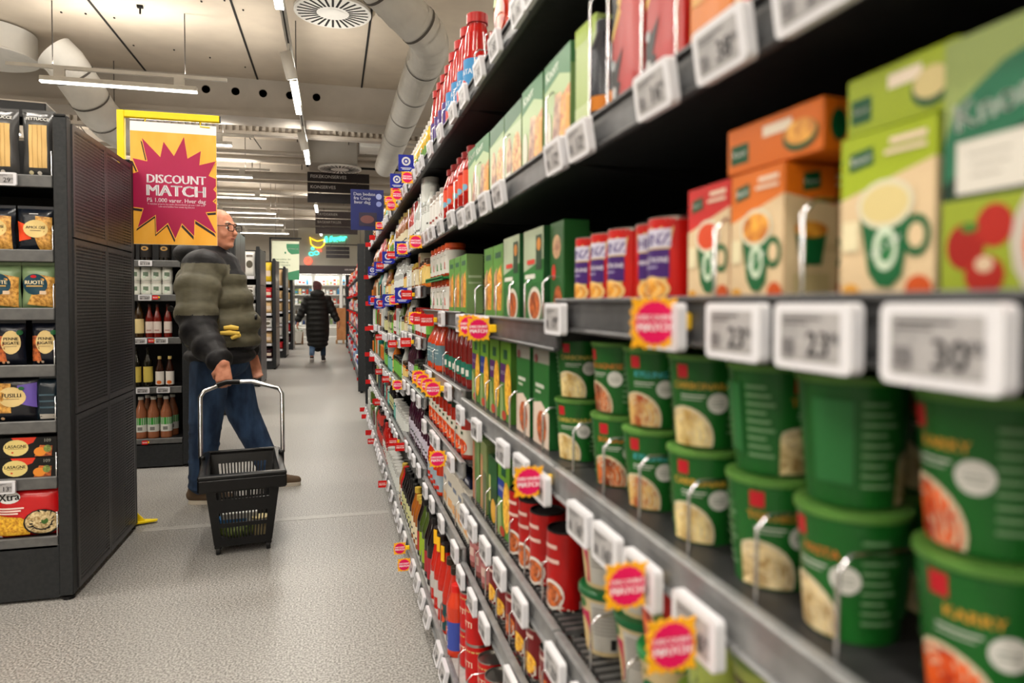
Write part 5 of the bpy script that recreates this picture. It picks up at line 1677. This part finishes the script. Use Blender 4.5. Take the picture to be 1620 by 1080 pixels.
    run(rj, 3, 2, frange(2.06, 2.78, 9), .412, 2, .08)
    oj = bottle('sauce_bottle', 'bottle', .034, .19, (200, 50, 14), (180, 40, 20), (150, 166, 176), 'orange chilli bottle with grey label', .45, .6, (.08, .4), [('r', -.3, .12, .3, .2, (190, 40, 30))])
    run(oj, 3, 1, [2.58, 2.67, 2.76, 2.83], .41, 2, .08)
    wb = boxp('spice_box', 'box', .09, .06, .15, (216, 210, 196), [('r', -.4, .1, .4, .3, (226, 170, 110)), ('r', -.3, .6, .3, .7, (120, 130, 150))], desc='cream seasoning box')
    run(wb, 3, 1, [2.06, 2.16, 2.26, 2.36, 2.46], .42, 1)
    nb = boxp('spice_box', 'box', .09, .09, .03, (22, 34, 70), [('r', -.3, .3, .3, .7, (206, 210, 220))], desc='flat navy box with white stripe')
    for y in (2.12, 2.22, 2.32, 2.42): put(nb, 3, 1, y, .45, .151)
    hb = bottle('ketchup_bottle', 'bottle', .033, .245, (190, 30, 10), (30, 20, 20), (196, 190, 186), 'tall red ketchup bottle with pale label', .5, .5, (.18, .45), [('r', -.2, .3, .2, .33, (90, 90, 90))])
    hg = bottle('ketchup_bottle', 'bottle', .033, .24, (186, 34, 10), (40, 30, 20), (24, 70, 74), 'tall red ketchup bottle with teal label', .5, .5, (.05, .4), [('e', 0, .2, .3, .05, (220, 80, 40)), ('e', -.1, .34, .25, .04, (220, 80, 40))])
    ti = MB().box(-.008, -.0225, .195, .008, -.02, .245, M((250, 190, 30), .4))
    for y in (2.06, 2.14): put(hg, 3, 0, y, .362)
    hb2 = Proto('ketchup_bottle', 'bottle', MB().lathe([(0, 0), (.033, 0), (.033, .12), (.017, .2), (.017, .235), (0, .235)], 20, M((190, 30, 10), .12)), (('flag_tag', ti), ('label', MB().lathe([(.0336, .04), (.0336, .1)], 20, M((196, 190, 186), .5))), ('cap', MB().lathe([(0, .225), (.02, .225), (.02, .25), (0, .25)], 16, M((30, 20, 20), .4)))), 'tall red bottle with yellow neck flag')
    for y in (2.24, 2.33, 2.41): put(hb2, 3, 0, y, .362, rz=-PI / 2 + .6)
    sq = bottle('mustard_bottle', 'bottle', .03, .21, (210, 60, 30), (216, 30, 22), (60, 80, 170), 'red capped squeeze bottle with blue label', .5, .7, (.1, .5), [('t', 'SENF', 0, .3, .5, (236, 230, 226), 1.57, .02)])
    put(sq, 3, 0, 2.0, .352)
    vb = bottle('vinegar_bottle', 'bottle', .034, .25, (22, 10, 12), (16, 14, 14), (170, 40, 50), 'black bottle with crimson label', .4, .6, (.1, .42))
    run(vb, 3, 0, [2.52, 2.6], .365, 2, .08)
    gb = bottle('oil_bottle', 'bottle', .034, .25, (60, 78, 24), (14, 14, 14), (150, 180, 40), 'olive green bottle with lime label', .4, .6, (.12, .5))
    run(gb, 3, 0, [2.68, 2.76], .365, 2, .08)
    run(vb, 3, 0, [2.83], .365, 2, .08)
    # --- fourth to eighth bays
    D = {}
    pal = [('dark purple', (58, 18, 40), (16, 14, 16), (196, 190, 206)), ('amber', (150, 84, 26), (190, 160, 60), (226, 214, 180)), ('green', (74, 96, 36), (20, 24, 20), (120, 190, 80)), ('dark', (26, 20, 22), (14, 14, 14), (206, 206, 150)), ('red', (176, 26, 20), (170, 20, 16), (226, 222, 216)),
           ('clear', (196, 200, 196), (190, 190, 186), (226, 230, 226)), ('teal', (20, 128, 118), (226, 226, 220), (120, 190, 180)), ('orange', (206, 110, 30), (60, 40, 20), (230, 200, 120)), ('maroon', (86, 20, 22), (24, 20, 20), (196, 60, 50)), ('yellow', (216, 176, 40), (210, 206, 196), (90, 140, 50))]
    K = []
    for nm, c, l, lb in pal:
        K.append([bottle('bottle', 'bottle', .032, .2, c, l, lb, nm + ' bottle with %s label' % ('pale' if sum(lb) > 520 else 'bright'), .42, .6, (.1, .45), [('r', -.3, .2, .3, .24, (80, 80, 80))]),
                  jar('jar', 'jar', .035, .115, c, l, lb, nm + ' jar with %s label' % ('pale' if sum(lb) > 520 else 'bright')),
                  boxp('carton', 'box', .075, .05, .15, lb, [('r', -.5, .55, .5, .9, c), ('r', -.3, .2, .3, .3, c)], desc=nm + ' banded small box')])
    seq = {4: {0: [(1, 0), (3, 0), (2, 0), (8, 0), (4, 0)], 1: [(0, 0), (0, 0), (3, 1), (3, 0)], 2: [(0, 0), (3, 0), (2, 1), (0, 1)], 3: [(4, 1), (2, 1), (5, 0), (6, 2)], 4: [(1, 1), (5, 1), (7, 1), (1, 2)], 5: [(5, 1), (5, 0), (4, 0), (5, 2)], 6: [(5, 2), (9, 0), (6, 2), (5, 0)]}}
    pool = {0: [8, 9, 8, 4, 2, 5], 1: [8, 5, 0, 6, 3], 2: [5, 2, 6, 3, 7], 3: [5, 2, 1, 5, 3, 4], 4: [6, 1, 7, 5, 3, 1], 5: [5, 9, 5, 0, 4, 1], 6: [5, 6, 9, 5, 1]}
    for b in (4, 5, 6, 7, 8):
        y0 = JY[b] + .05
        for li in range(7):
            y = y0
            gap = (LV[b][li + 1] if li < 6 else 2.06) - LV[b][li] - .05
            k = None
            while y < JY[b + 1] - .04:
                if k is None or R.random() < (.28 if b < 6 else .35):
                    k = R.choice(seq[4][li]) if b == 4 else (R.choice(pool[li]), R.choice((0, 0, 1, 1, 2)))
                p_ = K[k[0]][k[1]]
                hp = (.2, .115, .15)[k[1]]
                s_ = min(R.uniform(1.0, 1.15), gap / hp)
                x = (XD + .045 if li == 0 else XF + .05)
                o = put(p_, b, li, y, x, scale=(1, 1, s_), bare=b > 6)
                if k[1] == 1 and gap > .125 * 2:
                    put(p_, b, li, y, x, hp * s_ + .001, scale=(1, 1, s_), row=' on top', bare=b > 6)
                y += (.073, .078, .084)[k[1]]
    DIM = 1.0
    # --- second run beyond the cross aisle
    nth = 0
    pr = [Proto('carton', 'box', MB().box(-.16, -.1, 0, .16, .1, .22, M(c, .5), .003).box(-.161, -.101, .08, .161, -.09, .15, M(c2, .5))) for c, c2 in
          (((206, 40, 30), (230, 210, 200)), ((214, 220, 226), (60, 90, 170)), ((226, 226, 222), (196, 30, 30)), ((120, 150, 190), (220, 226, 236)), ((230, 120, 30), (220, 40, 30)), ((90, 96, 110), (210, 210, 206)), ((232, 226, 200), (200, 60, 40)))]
    cn_ = ('red', 'pale grey', 'white', 'pale blue', 'orange', 'slate', 'cream')
    bd = noisy('far_shelf_board', (36, 36, 37), (44, 44, 45), 50, .45)
    o = bpy.data.objects.new('shelving_run', None)
    COL.objects.link(o)
    o.location = (.6, 9.54, 0)
    tag(o, 'long black shelving run beyond the cross aisle', 'shelving')
    MB().box(.23, 0, 0, .26, 9.55, 2.0, BLACK).obj('back_panel', o)
    for li, z in enumerate((.17, .48, .78, 1.08, 1.38, 1.68)):
        MB().box(-.22 - .05 * (li == 0), 0, z - .03, .23, 9.55, z, bd).obj('shelf', o)
        for i in range(26):
            y = 9.75 + .363 * i
            k = R.randrange(7)
            q = pr[k].put((.50 - .04 * (li == 0), y, z + .0006), -PI / 2, '%s carton in the run beyond the cross aisle, shelf %s, %s along' % (cn_[k], ORD[li], ORD[i]), 'cartons in the far run', scale=(1, 1, R.uniform(.75, 1.15)))
    for li, z in enumerate((.17, .48, .78, 1.08, 1.38, 1.68)):
        for i in range(5):
            RM.put((.335, 9.9 + 1.8 * i + R.uniform(-.2, .2), z - .02), R.uniform(-.15, .15), 'red discount flag on the far run, shelf %s, %s along' % (ORD[li], ORD[i]), 'red flags on the far run', bare=True)


# ------------------------------------------------------------------ tags on the right hand rails
def shelf_tags():
    T = {k: tag_proto(*k) for k in (('30', '95'), ('23', '95'), ('38', '95'), ('16', '95'), ('12', '50'), ('19', '95'))}
    keys = list(T)
    MK = marker_proto()
    BS = blue_sign_proto()
    c = {}

    def t(b, li, y, k=None, dz=0, bare=False):
        n = c[(b, li)] = c.get((b, li), 0) + 1
        x = (XD if li == 0 else XF) - .0105
        k = k or R.choice(keys)
        o = T[k].put((x, y, LV[b][li] - .021 + dz), -PI / 2, 'white price tag reading %s, %s rail, %s, %s along' % (k[0], SHN[li], BAYN[b], ORD[n - 1]), 'price tags on the shelf rails', bare=bare)
        if li == 0: o.rotation_euler = (math.radians(-14), 0, -PI / 2)
        if li > 4: o.rotation_euler = (math.radians(8), 0, -PI / 2)
        return o
    m = {}

    def mk(b, li, y, x=None, p=None, rz=.0, dz=-.03, bare=False):
        p = p or MK
        n = m[(b, li, p.name)] = m.get((b, li, p.name), 0) + 1
        d = {'discount_marker': 'pink DISCOUNT MATCH marker' if p is MK else 'red DISCOUNT MATCH marker', 'shelf_flag': 'blue flag with round white emblem'}[p.name]
        return p.put(((XD if li == 0 else XF) - .043 if x is None else x, y, LV[b][li] + dz), rz, '%s, %s, %s, %s along' % (d, SHN[li], BAYN[b], ORD[n - 1]), 'markers on the shelf rails', bare=bare)
    for y, k in ((.327, ('30', '95')), (.438, ('23', '95')), (.543, ('23', '95')), (.684, ('12', '50')), (1.06, ('19', '95'))): t(1, 4, y, k, -.006)
    mk(1, 4, .655, .325, dz=-.022)
    for y, k in ((.444, ('38', '95')), (.568, ('38', '95')), (.705, ('16', '95')), (.947, ('12', '50')), (1.06, ('12', '50'))): t(1, 5, y, k, -.006)
    for y in (1.45, 1.6, 1.777, 1.9): t(2, 5, y, None, -.006)
    for y in (1.2, 1.29, 1.49, 1.66, 1.87): t(2, 6, y, None, -.002)
    t(2, 4, 1.93, ('16', '95'))
    t(2, 4, 1.62), t(2, 4, 1.72)
    mk(2, 4, 1.66, dz=-.02), mk(2, 4, 1.545, dz=-.024)
    for y in (.607, .733, .84, .944): t(1, 3, y, ('16', '95'), -.022)
    mk(1, 3, .60, .318, dz=-.052), mk(1, 3, .715, .322, dz=-.04)
    for y in (1.14, 1.27, 1.42, 1.7, 1.93): t(2, 3, y, None, -.018)
    mk(2, 3, 1.13, .325, dz=-.026)
    for y in (1.06, .93, .8): t(1, 2, y, None, -.014)
    for y in (1.28, 1.45, 1.6, 1.76, 1.87): t(2, 2, y, None, -.01)
    for y in (1.2, 1.35, 1.61, 1.76, 1.93): t(2, 1, y)
    for y in (2.03, 2.3, 2.53, 2.72): t(3, 1, y)
    for y in (1.6, 1.78, 1.94): t(2, 0, y)
    for y in (2.05, 2.3, 2.45, 2.6, 2.75): t(3, 0, y)
    mk(3, 0, 2.82)
    for y in (2.1, 2.4, 2.5, 2.75): t(3, 2, y)
    mk(3, 2, 2.2)
    for y in (2.15, 2.6): t(3, 3, y)
    for y in (2.3, 2.42, 2.56, 2.7): mk(3, 3, y)
    for y in (2.28,): t(3, 4, y)
    for y in (2.45, 2.66): mk(3, 4, y, p=RM)
    mk(3, 4, 2.82)
    for y in (2.08, 2.3, 2.5, 2.62, 2.74): t(3, 5, y)
    for y in (2.05, 2.3, 2.55, 2.8): t(3, 6, y)
    mk(3, 5, 2.78)
    mk(4, 6, 3.15, p=BS, dz=.045), mk(4, 6, 3.62, p=BS, dz=.045), mk(4, 6, 3.7, dz=.0), mk(5, 6, 4.15, dz=.02)
    for b in range(4, 9):
        for li in range(7):
            y = JY[b] + .08
            while y < JY[b + 1] - .04:
                if R.random() < .82: t(b, li, y, bare=b > 5)
                y += R.uniform(.13, .24)
            for _ in range(1 if R.random() < .75 else 2):
                mk(b, li, R.uniform(JY[b] + .08, JY[b + 1] - .06), p=RM if b > 6 else R.choice((MK, RM, RM)) if b > 4 else R.choice((MK, MK, RM)), bare=b > 6)
            if li in (4, 5) and b in (4, 5, 6, 7): mk(b, li, JY[b] + .5, p=BS)
    # the large navy poster sticking out of the top shelf
    o = MB().box(-.12, -.003, 0, .12, 0, .30, M((24, 34, 96), .45)).obj('shelf_poster', None, (.245, 5.2, 1.765))
    tag(o, 'navy poster with white text sticking out from the top shelf', 'poster')
    tx = MB().art(front(-.0035, .0003), [('t', 'Den bedste', -.02, .265, .034, (226, 228, 240), 0, .02), ('t', 'fra Coop', -.035, .235, .034, (226, 228, 240), 0, .02), ('t', 'hver dag', -.035, .205, .034, (226, 228, 240), 0, .02), ('e', .085, .25, .022, .022, (150, 160, 206)), ('e', .085, .195, .02, .02, (130, 140, 196)), ('r', -.06, .03, .07, .13, (46, 40, 60)), ('e', 0, .08, .05, .03, (110, 70, 70))])
    tx.obj('lettering', o)
    MB().box(.1, 0, .02, .14, .008, .05, BLACK).obj('clip', o)


RM = None


# ------------------------------------------------------------------ left gondolas and what they hold
def left_goods():
    Y1 = 3.15
    lv1 = [.262, .507, .738, .967, 1.198, 1.434, 1.735]
    g1 = gondola(Y1, 'charcoal gondola with perforated end panels holding pasta, nearest on the left', lv1, 1.965, 1.3, True)
    YF = Y1 + .03

    def pl(p, x, z, label, dz=0.0, dy=.0, rz=0.0, group='pasta on the near gondola'):
        return p.put((x, YF + .035 + dy, z + dz + .0006), rz, label, group)
    wnd = [('r', -.27, .14, .29, .80, (214, 176, 110)), ('r', -.16, .14, -.15, .80, (150, 110, 60)), ('r', 0, .14, .01, .8, (150, 110, 60)), ('r', .13, .14, .14, .8, (150, 110, 60)), ('t', 'FETTUCCE', 0, .89, .15, (222, 220, 214), 0, .02), ('e', -.2, .06, .07, .03, (196, 186, 150)), ('e', .05, .06, .07, .03, (206, 200, 190))]
    ft = bag('pasta_bag', 'bag', .113, .05, .262, (58, 58, 58), wnd, '')
    pl(ft, -1.163, lv1[6], 'tall dark fettucce bag beside the gondola upright', rz=.05)
    pl(ft, -1.292, lv1[6], 'tall dark fettucce bag, second from the gondola upright')
    pl(ft, -1.42, lv1[6], 'tall dark fettucce bag, third from the gondola upright')
    pl(ft, -1.17, lv1[6], 'tall dark fettucce bag standing behind the first one', 0, .1)
    am = [('p', [(-.48, .70), (-.2, .60), (-.1, .28), (-.44, .22)], (222, 70, 30)), ('p', [(.02, .82), (.44, .80), (.46, .03), (.1, .03), (.0, .3)], 'pasta'), ('e', .02, .52, .33, .21, (222, 196, 130)), ('t', 'AMOROSI', .02, .55, .115, (40, 34, 30), 0, .03), ('r', -.12, .47, .16, .485, (120, 100, 70)), ('r', -.14, .86, .1, .88, (200, 200, 200))]
    ab = bag('pasta_bag', 'bag', .132, .055, .172, (18, 24, 34), am, '')
    pl(ab, -1.176, lv1[5], 'navy amorosi bag with orange corner and cream oval', rz=.04)
    pl(ab, -1.318, lv1[5], 'navy amorosi bag, second from the upright', rz=-.06)
    ru = [('p', [(-.3, .10), (.46, .03), (.48, .72), (.1, .78)], 'pasta'), ('e', -.06, .56, .36, .24, (20, 60, 76)), ('e', -.1, .74, .09, .035, (196, 30, 40)), ('t', 'RUOTE', -.08, .60, .17, (232, 220, 180), 0, .03), ('r', -.3, .505, .16, .535, (196, 160, 90)), ('r', .08, .33, .26, .41, (206, 180, 150))]
    rub = bag('pasta_bag', 'bag', .125, .055, .178, (122, 146, 106), ru, '')
    pl(rub, -1.170, lv1[4], 'sage green ruote bag with round teal label')
    pl(rub, -1.300, lv1[4], 'sage green ruote bag, second from the upright')
    pn = [('p', [(-.45, .1), (-.1, .1), (-.2, .7), (-.42, .7)], 'stew'), ('e', .06, .55, .34, .28, (216, 190, 130)), ('t', 'PENNE', .06, .63, .17, (40, 34, 30), 0, .03), ('t', 'RIGATE', .06, .53, .17, (40, 34, 30), 0, .03), ('r', -.16, .45, .26, .46, (120, 100, 70)), ('e', .36, .78, .1, .06, (30, 90, 50)), ('e', -.2, .08, .05, .03, (206, 150, 110)), ('e', -.05, .08, .05, .03, (190, 170, 150))]
    pnb = bag('pasta_bag', 'bag', .10, .05, .172, (16, 20, 32), pn, '')
    pl(pnb, -1.150, lv1[3], 'navy penne rigate bag by the upright', rz=-.05)
    pl(pnb, -1.275, lv1[3], 'navy penne rigate bag, second from the upright', rz=.05)
    fu = [('p', [(.05, .8), (.48, .86), (.48, .3), (.1, .4)], (104, 84, 170)), ('p', [(-.48, .85), (-.1, .85), (-.1, .2), (-.48, .2)], 'pasta'), ('e', -.08, .55, .34, .22, (220, 194, 134)), ('t', 'FUSILLI', -.08, .58, .15, (40, 34, 30), 0, .03), ('r', -.26, .5, .1, .51, (120, 100, 70)), ('e', .16, .74, .07, .04, (30, 90, 50)), ('e', -.3, .08, .05, .03, (206, 170, 130))]
    fub = bag('pasta_bag', 'bag', .15, .055, .185, (14, 16, 24), fu, '')
    pl(fub, -1.255, lv1[2], 'navy fusilli bag with violet corner')
    bkb = bag('pasta_bag', 'bag', .09, .05, .172, (20, 34, 44), [('r', -.3, .04, .35, .16, (196, 190, 180)), ('r', -.3, .3, .3, .34, (60, 84, 96)), ('r', -.3, .45, .3, .49, (60, 84, 96)), ('r', -.3, .6, .3, .64, (60, 84, 96))], '')
    pl(bkb, -1.143, lv1[2], 'navy pasta bag turned to its back label')
    la = [('p', [(-.30, 1), (.14, 1), (.08, .74), (-.06, .6), (-.2, .7)], (216, 58, 34)), ('e', -.22, .5, .22, .40, (224, 204, 130)), ('t', 'LASAGNE', -.22, .56, .088, (44, 36, 20), 0, .03), ('r', -.36, .44, -.08, .46, (120, 100, 60)), ('e', -.28, .28, .02, .04, (206, 60, 30)),
          ('p', [(.10, .05), (.40, .05), (.42, .55), (.2, .6)], 'stew'), ('e', .2, .28, .11, .22, (226, 140, 50)), ('e', .33, .42, .07, .18, 'herb'), ('t', '109', .33, .82, .09, (150, 150, 140), 0, .02)]
    lb_ = boxp('lasagne_box', 'box', .205, .07, .083, (16, 16, 16), la)
    pl(lb_, -1.212, lv1[1], 'black lasagne box with cream oval, lower one of two', dy=.0)
    pl(lb_, -1.208, lv1[1], 'black lasagne box with cream oval, stacked on another', .0838)
    xt = [('p', [(-.48, .06), (.0, .06), (.05, .3), (-.1, .42), (-.48, .48)], 'corn'), ('e', -.28, .83, .17, .12, (240, 240, 240)), ('t', 'Xtra', -.28, .83, .17, (20, 20, 20), .1, .03), ('r', -.42, .60, -.06, .63, (240, 210, 200)), ('r', -.42, .55, -.1, .58, (240, 210, 200)), ('r', -.42, .5, -.14, .53, (240, 210, 200)),
          ('e', .2, .30, .27, .27, (24, 22, 22)), ('e', .2, .31, .245, .24, 'rice'), ('e', .24, .33, .05, .06, (60, 96, 40)), ('e', -.42, .04, .03, .025, (240, 240, 240))]
    xb = bag('pasta_bag', 'bag', .245, .08, .205, (196, 20, 24), xt, '')
    pl(xb, -1.212, lv1[0], 'red bag of macaroni with a bowl picture', rz=.03)
    pl(xb, -1.46, lv1[0], 'red bag of macaroni, second from the upright')
    for p_, li, x0, st, n0, nm_, h_ in ((ft, 6, -1.548, .128, 4, 'tall dark fettucce bag', 0), (ab, 5, -1.46, .142, 3, 'navy amorosi bag', 0), (rub, 4, -1.43, .13, 3, 'sage green ruote bag', 0), (pnb, 3, -1.40, .125, 3, 'navy penne rigate bag', 0),
                                    (fub, 2, -1.41, .155, 3, 'navy fusilli bag', 0), (lb_, 1, -1.425, .215, 2, 'black lasagne box', 0), (xb, 0, -1.71, .25, 3, 'red bag of macaroni', 0)):
        for i in range(9):
            x = x0 - st * i
            if x < -2.24: break
            pl(p_, x, lv1[li], '%s, %s from the upright' % (nm_, ORD[n0 - 1 + i]), rz=R.uniform(-.05, .05))
    cap = MB().box(-.1, -.08, 0, .1, .08, .07, M((24, 24, 25), .5), .004).box(-.1, -.081, .066, .1, .08, .071, M((150, 140, 128), .5))
    tag(cap.obj('carton', None, (-1.28, YF + .2, lv1[6] + .2632), .1), 'black flat carton lying on top of the fettucce bags', 'carton')
    rg = bag('pasta_bag', 'bag', .05, .06, .24, (28, 28, 28), [], '')
    for i in range(8):
        rg.put((-1.118 - .002 * i, YF + .2 + .085 * i, lv1[6] + .02), PI / 2 + .3, 'dark bag standing along the gondola top, %s from the front' % ORD[i], 'dark bags along the gondola top')
    tg = tag_proto('29', '95')
    tg.put((-1.262, Y1 + .0, lv1[6] - .02), 0, 'white price tag reading 29 under the fettucce bags', 'price tags on the left gondolas')
    tg3 = tag_proto('13', '95')
    tg3.put((-1.285, Y1 + .0, lv1[1] - .024), 0, 'white price tag reading 13 under the lasagne boxes', 'price tags on the left gondolas')
    # gondola two
    Y2 = 5.53
    lv2 = [.215, .60, .965, 1.283, 1.535]
    gondola(Y2, 'charcoal gondola of oils and vinegars behind the man', lv2, 2.0, 1.3)
    YF2 = Y2 + .085
    PX = lambda px, d=5.2: (px - 528) * .967 * d / 1080

    def p2(p, px, li, label, dz=0, dy=0, gr='bottles on the second gondola'):
        return p.put((PX(px), YF2 + dy, lv2[li] + dz + .0006), 0, label, gr)
    ch = bottle('wine_bottle', 'bottle', .043, .27, (16, 14, 12), (206, 180, 120), (24, 20, 18), '', .4, .55, (.1, .5), [('e', 0, .34, .3, .06, (170, 130, 70)), ('e', 0, .34, .15, .03, (60, 50, 40))], None, .07)
    for i, px in enumerate((214, 238, 266)): p2(ch, px, 4, 'dark bottle with gold seal on the top shelf, %s from the sign side' % ORD[i])
    wj = jar('jam_jar', 'jar', .036, .105, (214, 216, 206), (196, 194, 186), (226, 228, 220), '', art=[('r', -.2, .3, .3, .6, (110, 130, 110)), ('e', -.1, .25, .2, .1, (200, 216, 200))])
    for i, px in enumerate((222, 238, 253, 269)):
        p2(wj, px, 3, 'white label jar, lower layer, %s from the sign side' % ORD[i], gr='white jars on the second gondola')
        p2(wj, px, 3, 'white label jar, upper layer, %s from the sign side' % ORD[i], .1062, gr='white jars on the second gondola')
    yv = bottle('vinegar_bottle', 'bottle', .032, .28, (52, 34, 12), (20, 18, 16), (226, 206, 150), '', .35, .6, (.12, .5))
    p2(yv, 227, 2, 'tall dark vinegar bottle with cream label')
    rv = bottle('vinegar_bottle', 'bottle', .028, .25, (110, 22, 14), (60, 20, 20), (222, 208, 200), '', .35, .55, (.14, .48), [('r', -.3, .2, .3, .24, (190, 150, 140))])
    for i, px in enumerate((242, 253.5, 269)): p2(rv, px, 2, 'small red vinegar bottle with white label, %s from the tall one' % ORD[i])
    ol = bottle('oil_bottle', 'bottle', .032, .29, (22, 20, 10), (24, 22, 14), (206, 186, 90), '', .32, .6, (.12, .52))
    for i, px in enumerate((222, 239)): p2(ol, px, 1, 'dark oil bottle with yellow label, %s from the perforated panel' % ORD[i])
    sv = bottle('syrup_bottle', 'bottle', .029, .225, (50, 22, 12), (214, 190, 120), (226, 220, 212), '', .4, .55, (.06, .5), [('e', 0, .14, .3, .06, (220, 110, 40))])
    for i, px in enumerate((256, 271)): p2(sv, px, 1, 'dark syrup bottle with white and orange label, %s from the oil' % ORD[i])
    ju = bottle('juice_bottle', 'bottle', .041, .31, (150, 92, 62), (222, 220, 214), (206, 206, 200), '', .4, .6, (.16, .5), [('r', -.8, .33, .8, .5, (60, 150, 60)), ('r', -.2, .2, .2, .28, (120, 120, 116))])
    for i, px in enumerate((228, 246, 265)):
        p2(ju, px, 0, 'amber juice bottle with green label, %s in the front row' % ORD[i])
        p2(ju, px + 5, 0, 'amber juice bottle with green label, %s in the back row' % ORD[i], 0, .1)
    for (px, li, n, w) in ((236, 4, '119', 'the gold seal bottles'), (235, 3, '50', 'the white jars'), (227, 2, '20', 'the tall vinegar bottle'), (258, 2, '18', 'the small red vinegar bottles'), (230, 1, '19', 'the dark oil bottles'), (260, 1, '39', 'the syrup bottles')):
        tag_proto(n, '95').put((PX(px, 5.1), Y2 - .001, lv2[li] - .02), 0, 'white price tag reading %s below %s' % (n, w), 'price tags on the left gondolas', scale=(1.05, 1, .8))
    for (px, li, w) in ((250, 3, 'beside the 50 tag'), (243, 2, 'between the 20 and 18 tags'), (232, 0, 'below the juice bottles')):
        RM.put((PX(px, 5.1), Y2 - .008, lv2[li] - .018), 0, 'small red discount marker on the second gondola %s' % w, 'red markers on the second gondola', scale=(.8, 1, .7))
    # the rest of the gondolas down the aisle
    nm = ('third', 'fourth', 'fifth', 'sixth', 'seventh')
    cols = [((230, 228, 222), 'white'), ((206, 50, 56), 'red'), ((216, 180, 130), 'beige'), ((60, 34, 40), 'dark plum'), ((196, 150, 110), 'tan'), ((222, 186, 40), 'yellow'), ((40, 40, 44), 'black')]
    kp_ = [bag('food_bag', 'bag', .15, .08, .24, c, [('e', 0, .5, .3, .16, (90, 84, 70)), ('r', -.3, .8, .3, .9, (120, 110, 100))] if i == 0 else [('r', -.4, .3, .4, .6, (220, 200, 180))], '') for i, (c, _) in enumerate(cols)]
    for gi, Y in enumerate((7.98, 10.6, 13.35, 16.1, 18.85)):
        lv = [.2, .48, .76, 1.04, 1.32, 1.62]
        gondola(Y, 'charcoal gondola along the left of the aisle, %s from the camera' % nm[gi], lv, 2.03, 1.4)
        for li, z in enumerate(lv):
            for i in range(3):
                k = 0 if (gi, li) == (1, 5) else (5 if (gi, li, i) == (2, 5, 0) else R.choice((1, 1, 2, 2, 3, 4, 6, 0, 0)))
                s_ = 1.45 if li == 5 else R.uniform(.6, .98)
                kp_[k].put((XE - .15 - .17 * i, Y + .09, z + .0006), R.uniform(-.05, .05), '%s food bag on the %s gondola, %s shelf, %s from the upright' % (cols[k][1], nm[gi], ORD[li], ORD[i]), 'bags on the far gondolas', scale=(1, 1, s_), bare=gi > 2)
            for i in range(2):
                T0.put((XE - .13 - .2 * i, Y - .001, z - .02), 0, 'white price tag on the %s gondola, %s shelf, %s from the upright' % (nm[gi], ORD[li], ORD[i]), 'price tags on the far gondolas', bare=True, scale=(1.2, 1, .85))


T0 = None

room()
lamps()
shelving()
RM = red_marker_proto()
T0 = tag_proto('25', '95')
coolers()
left_goods()
man()
woman()
basket()
signs()
goods()
shelf_tags()
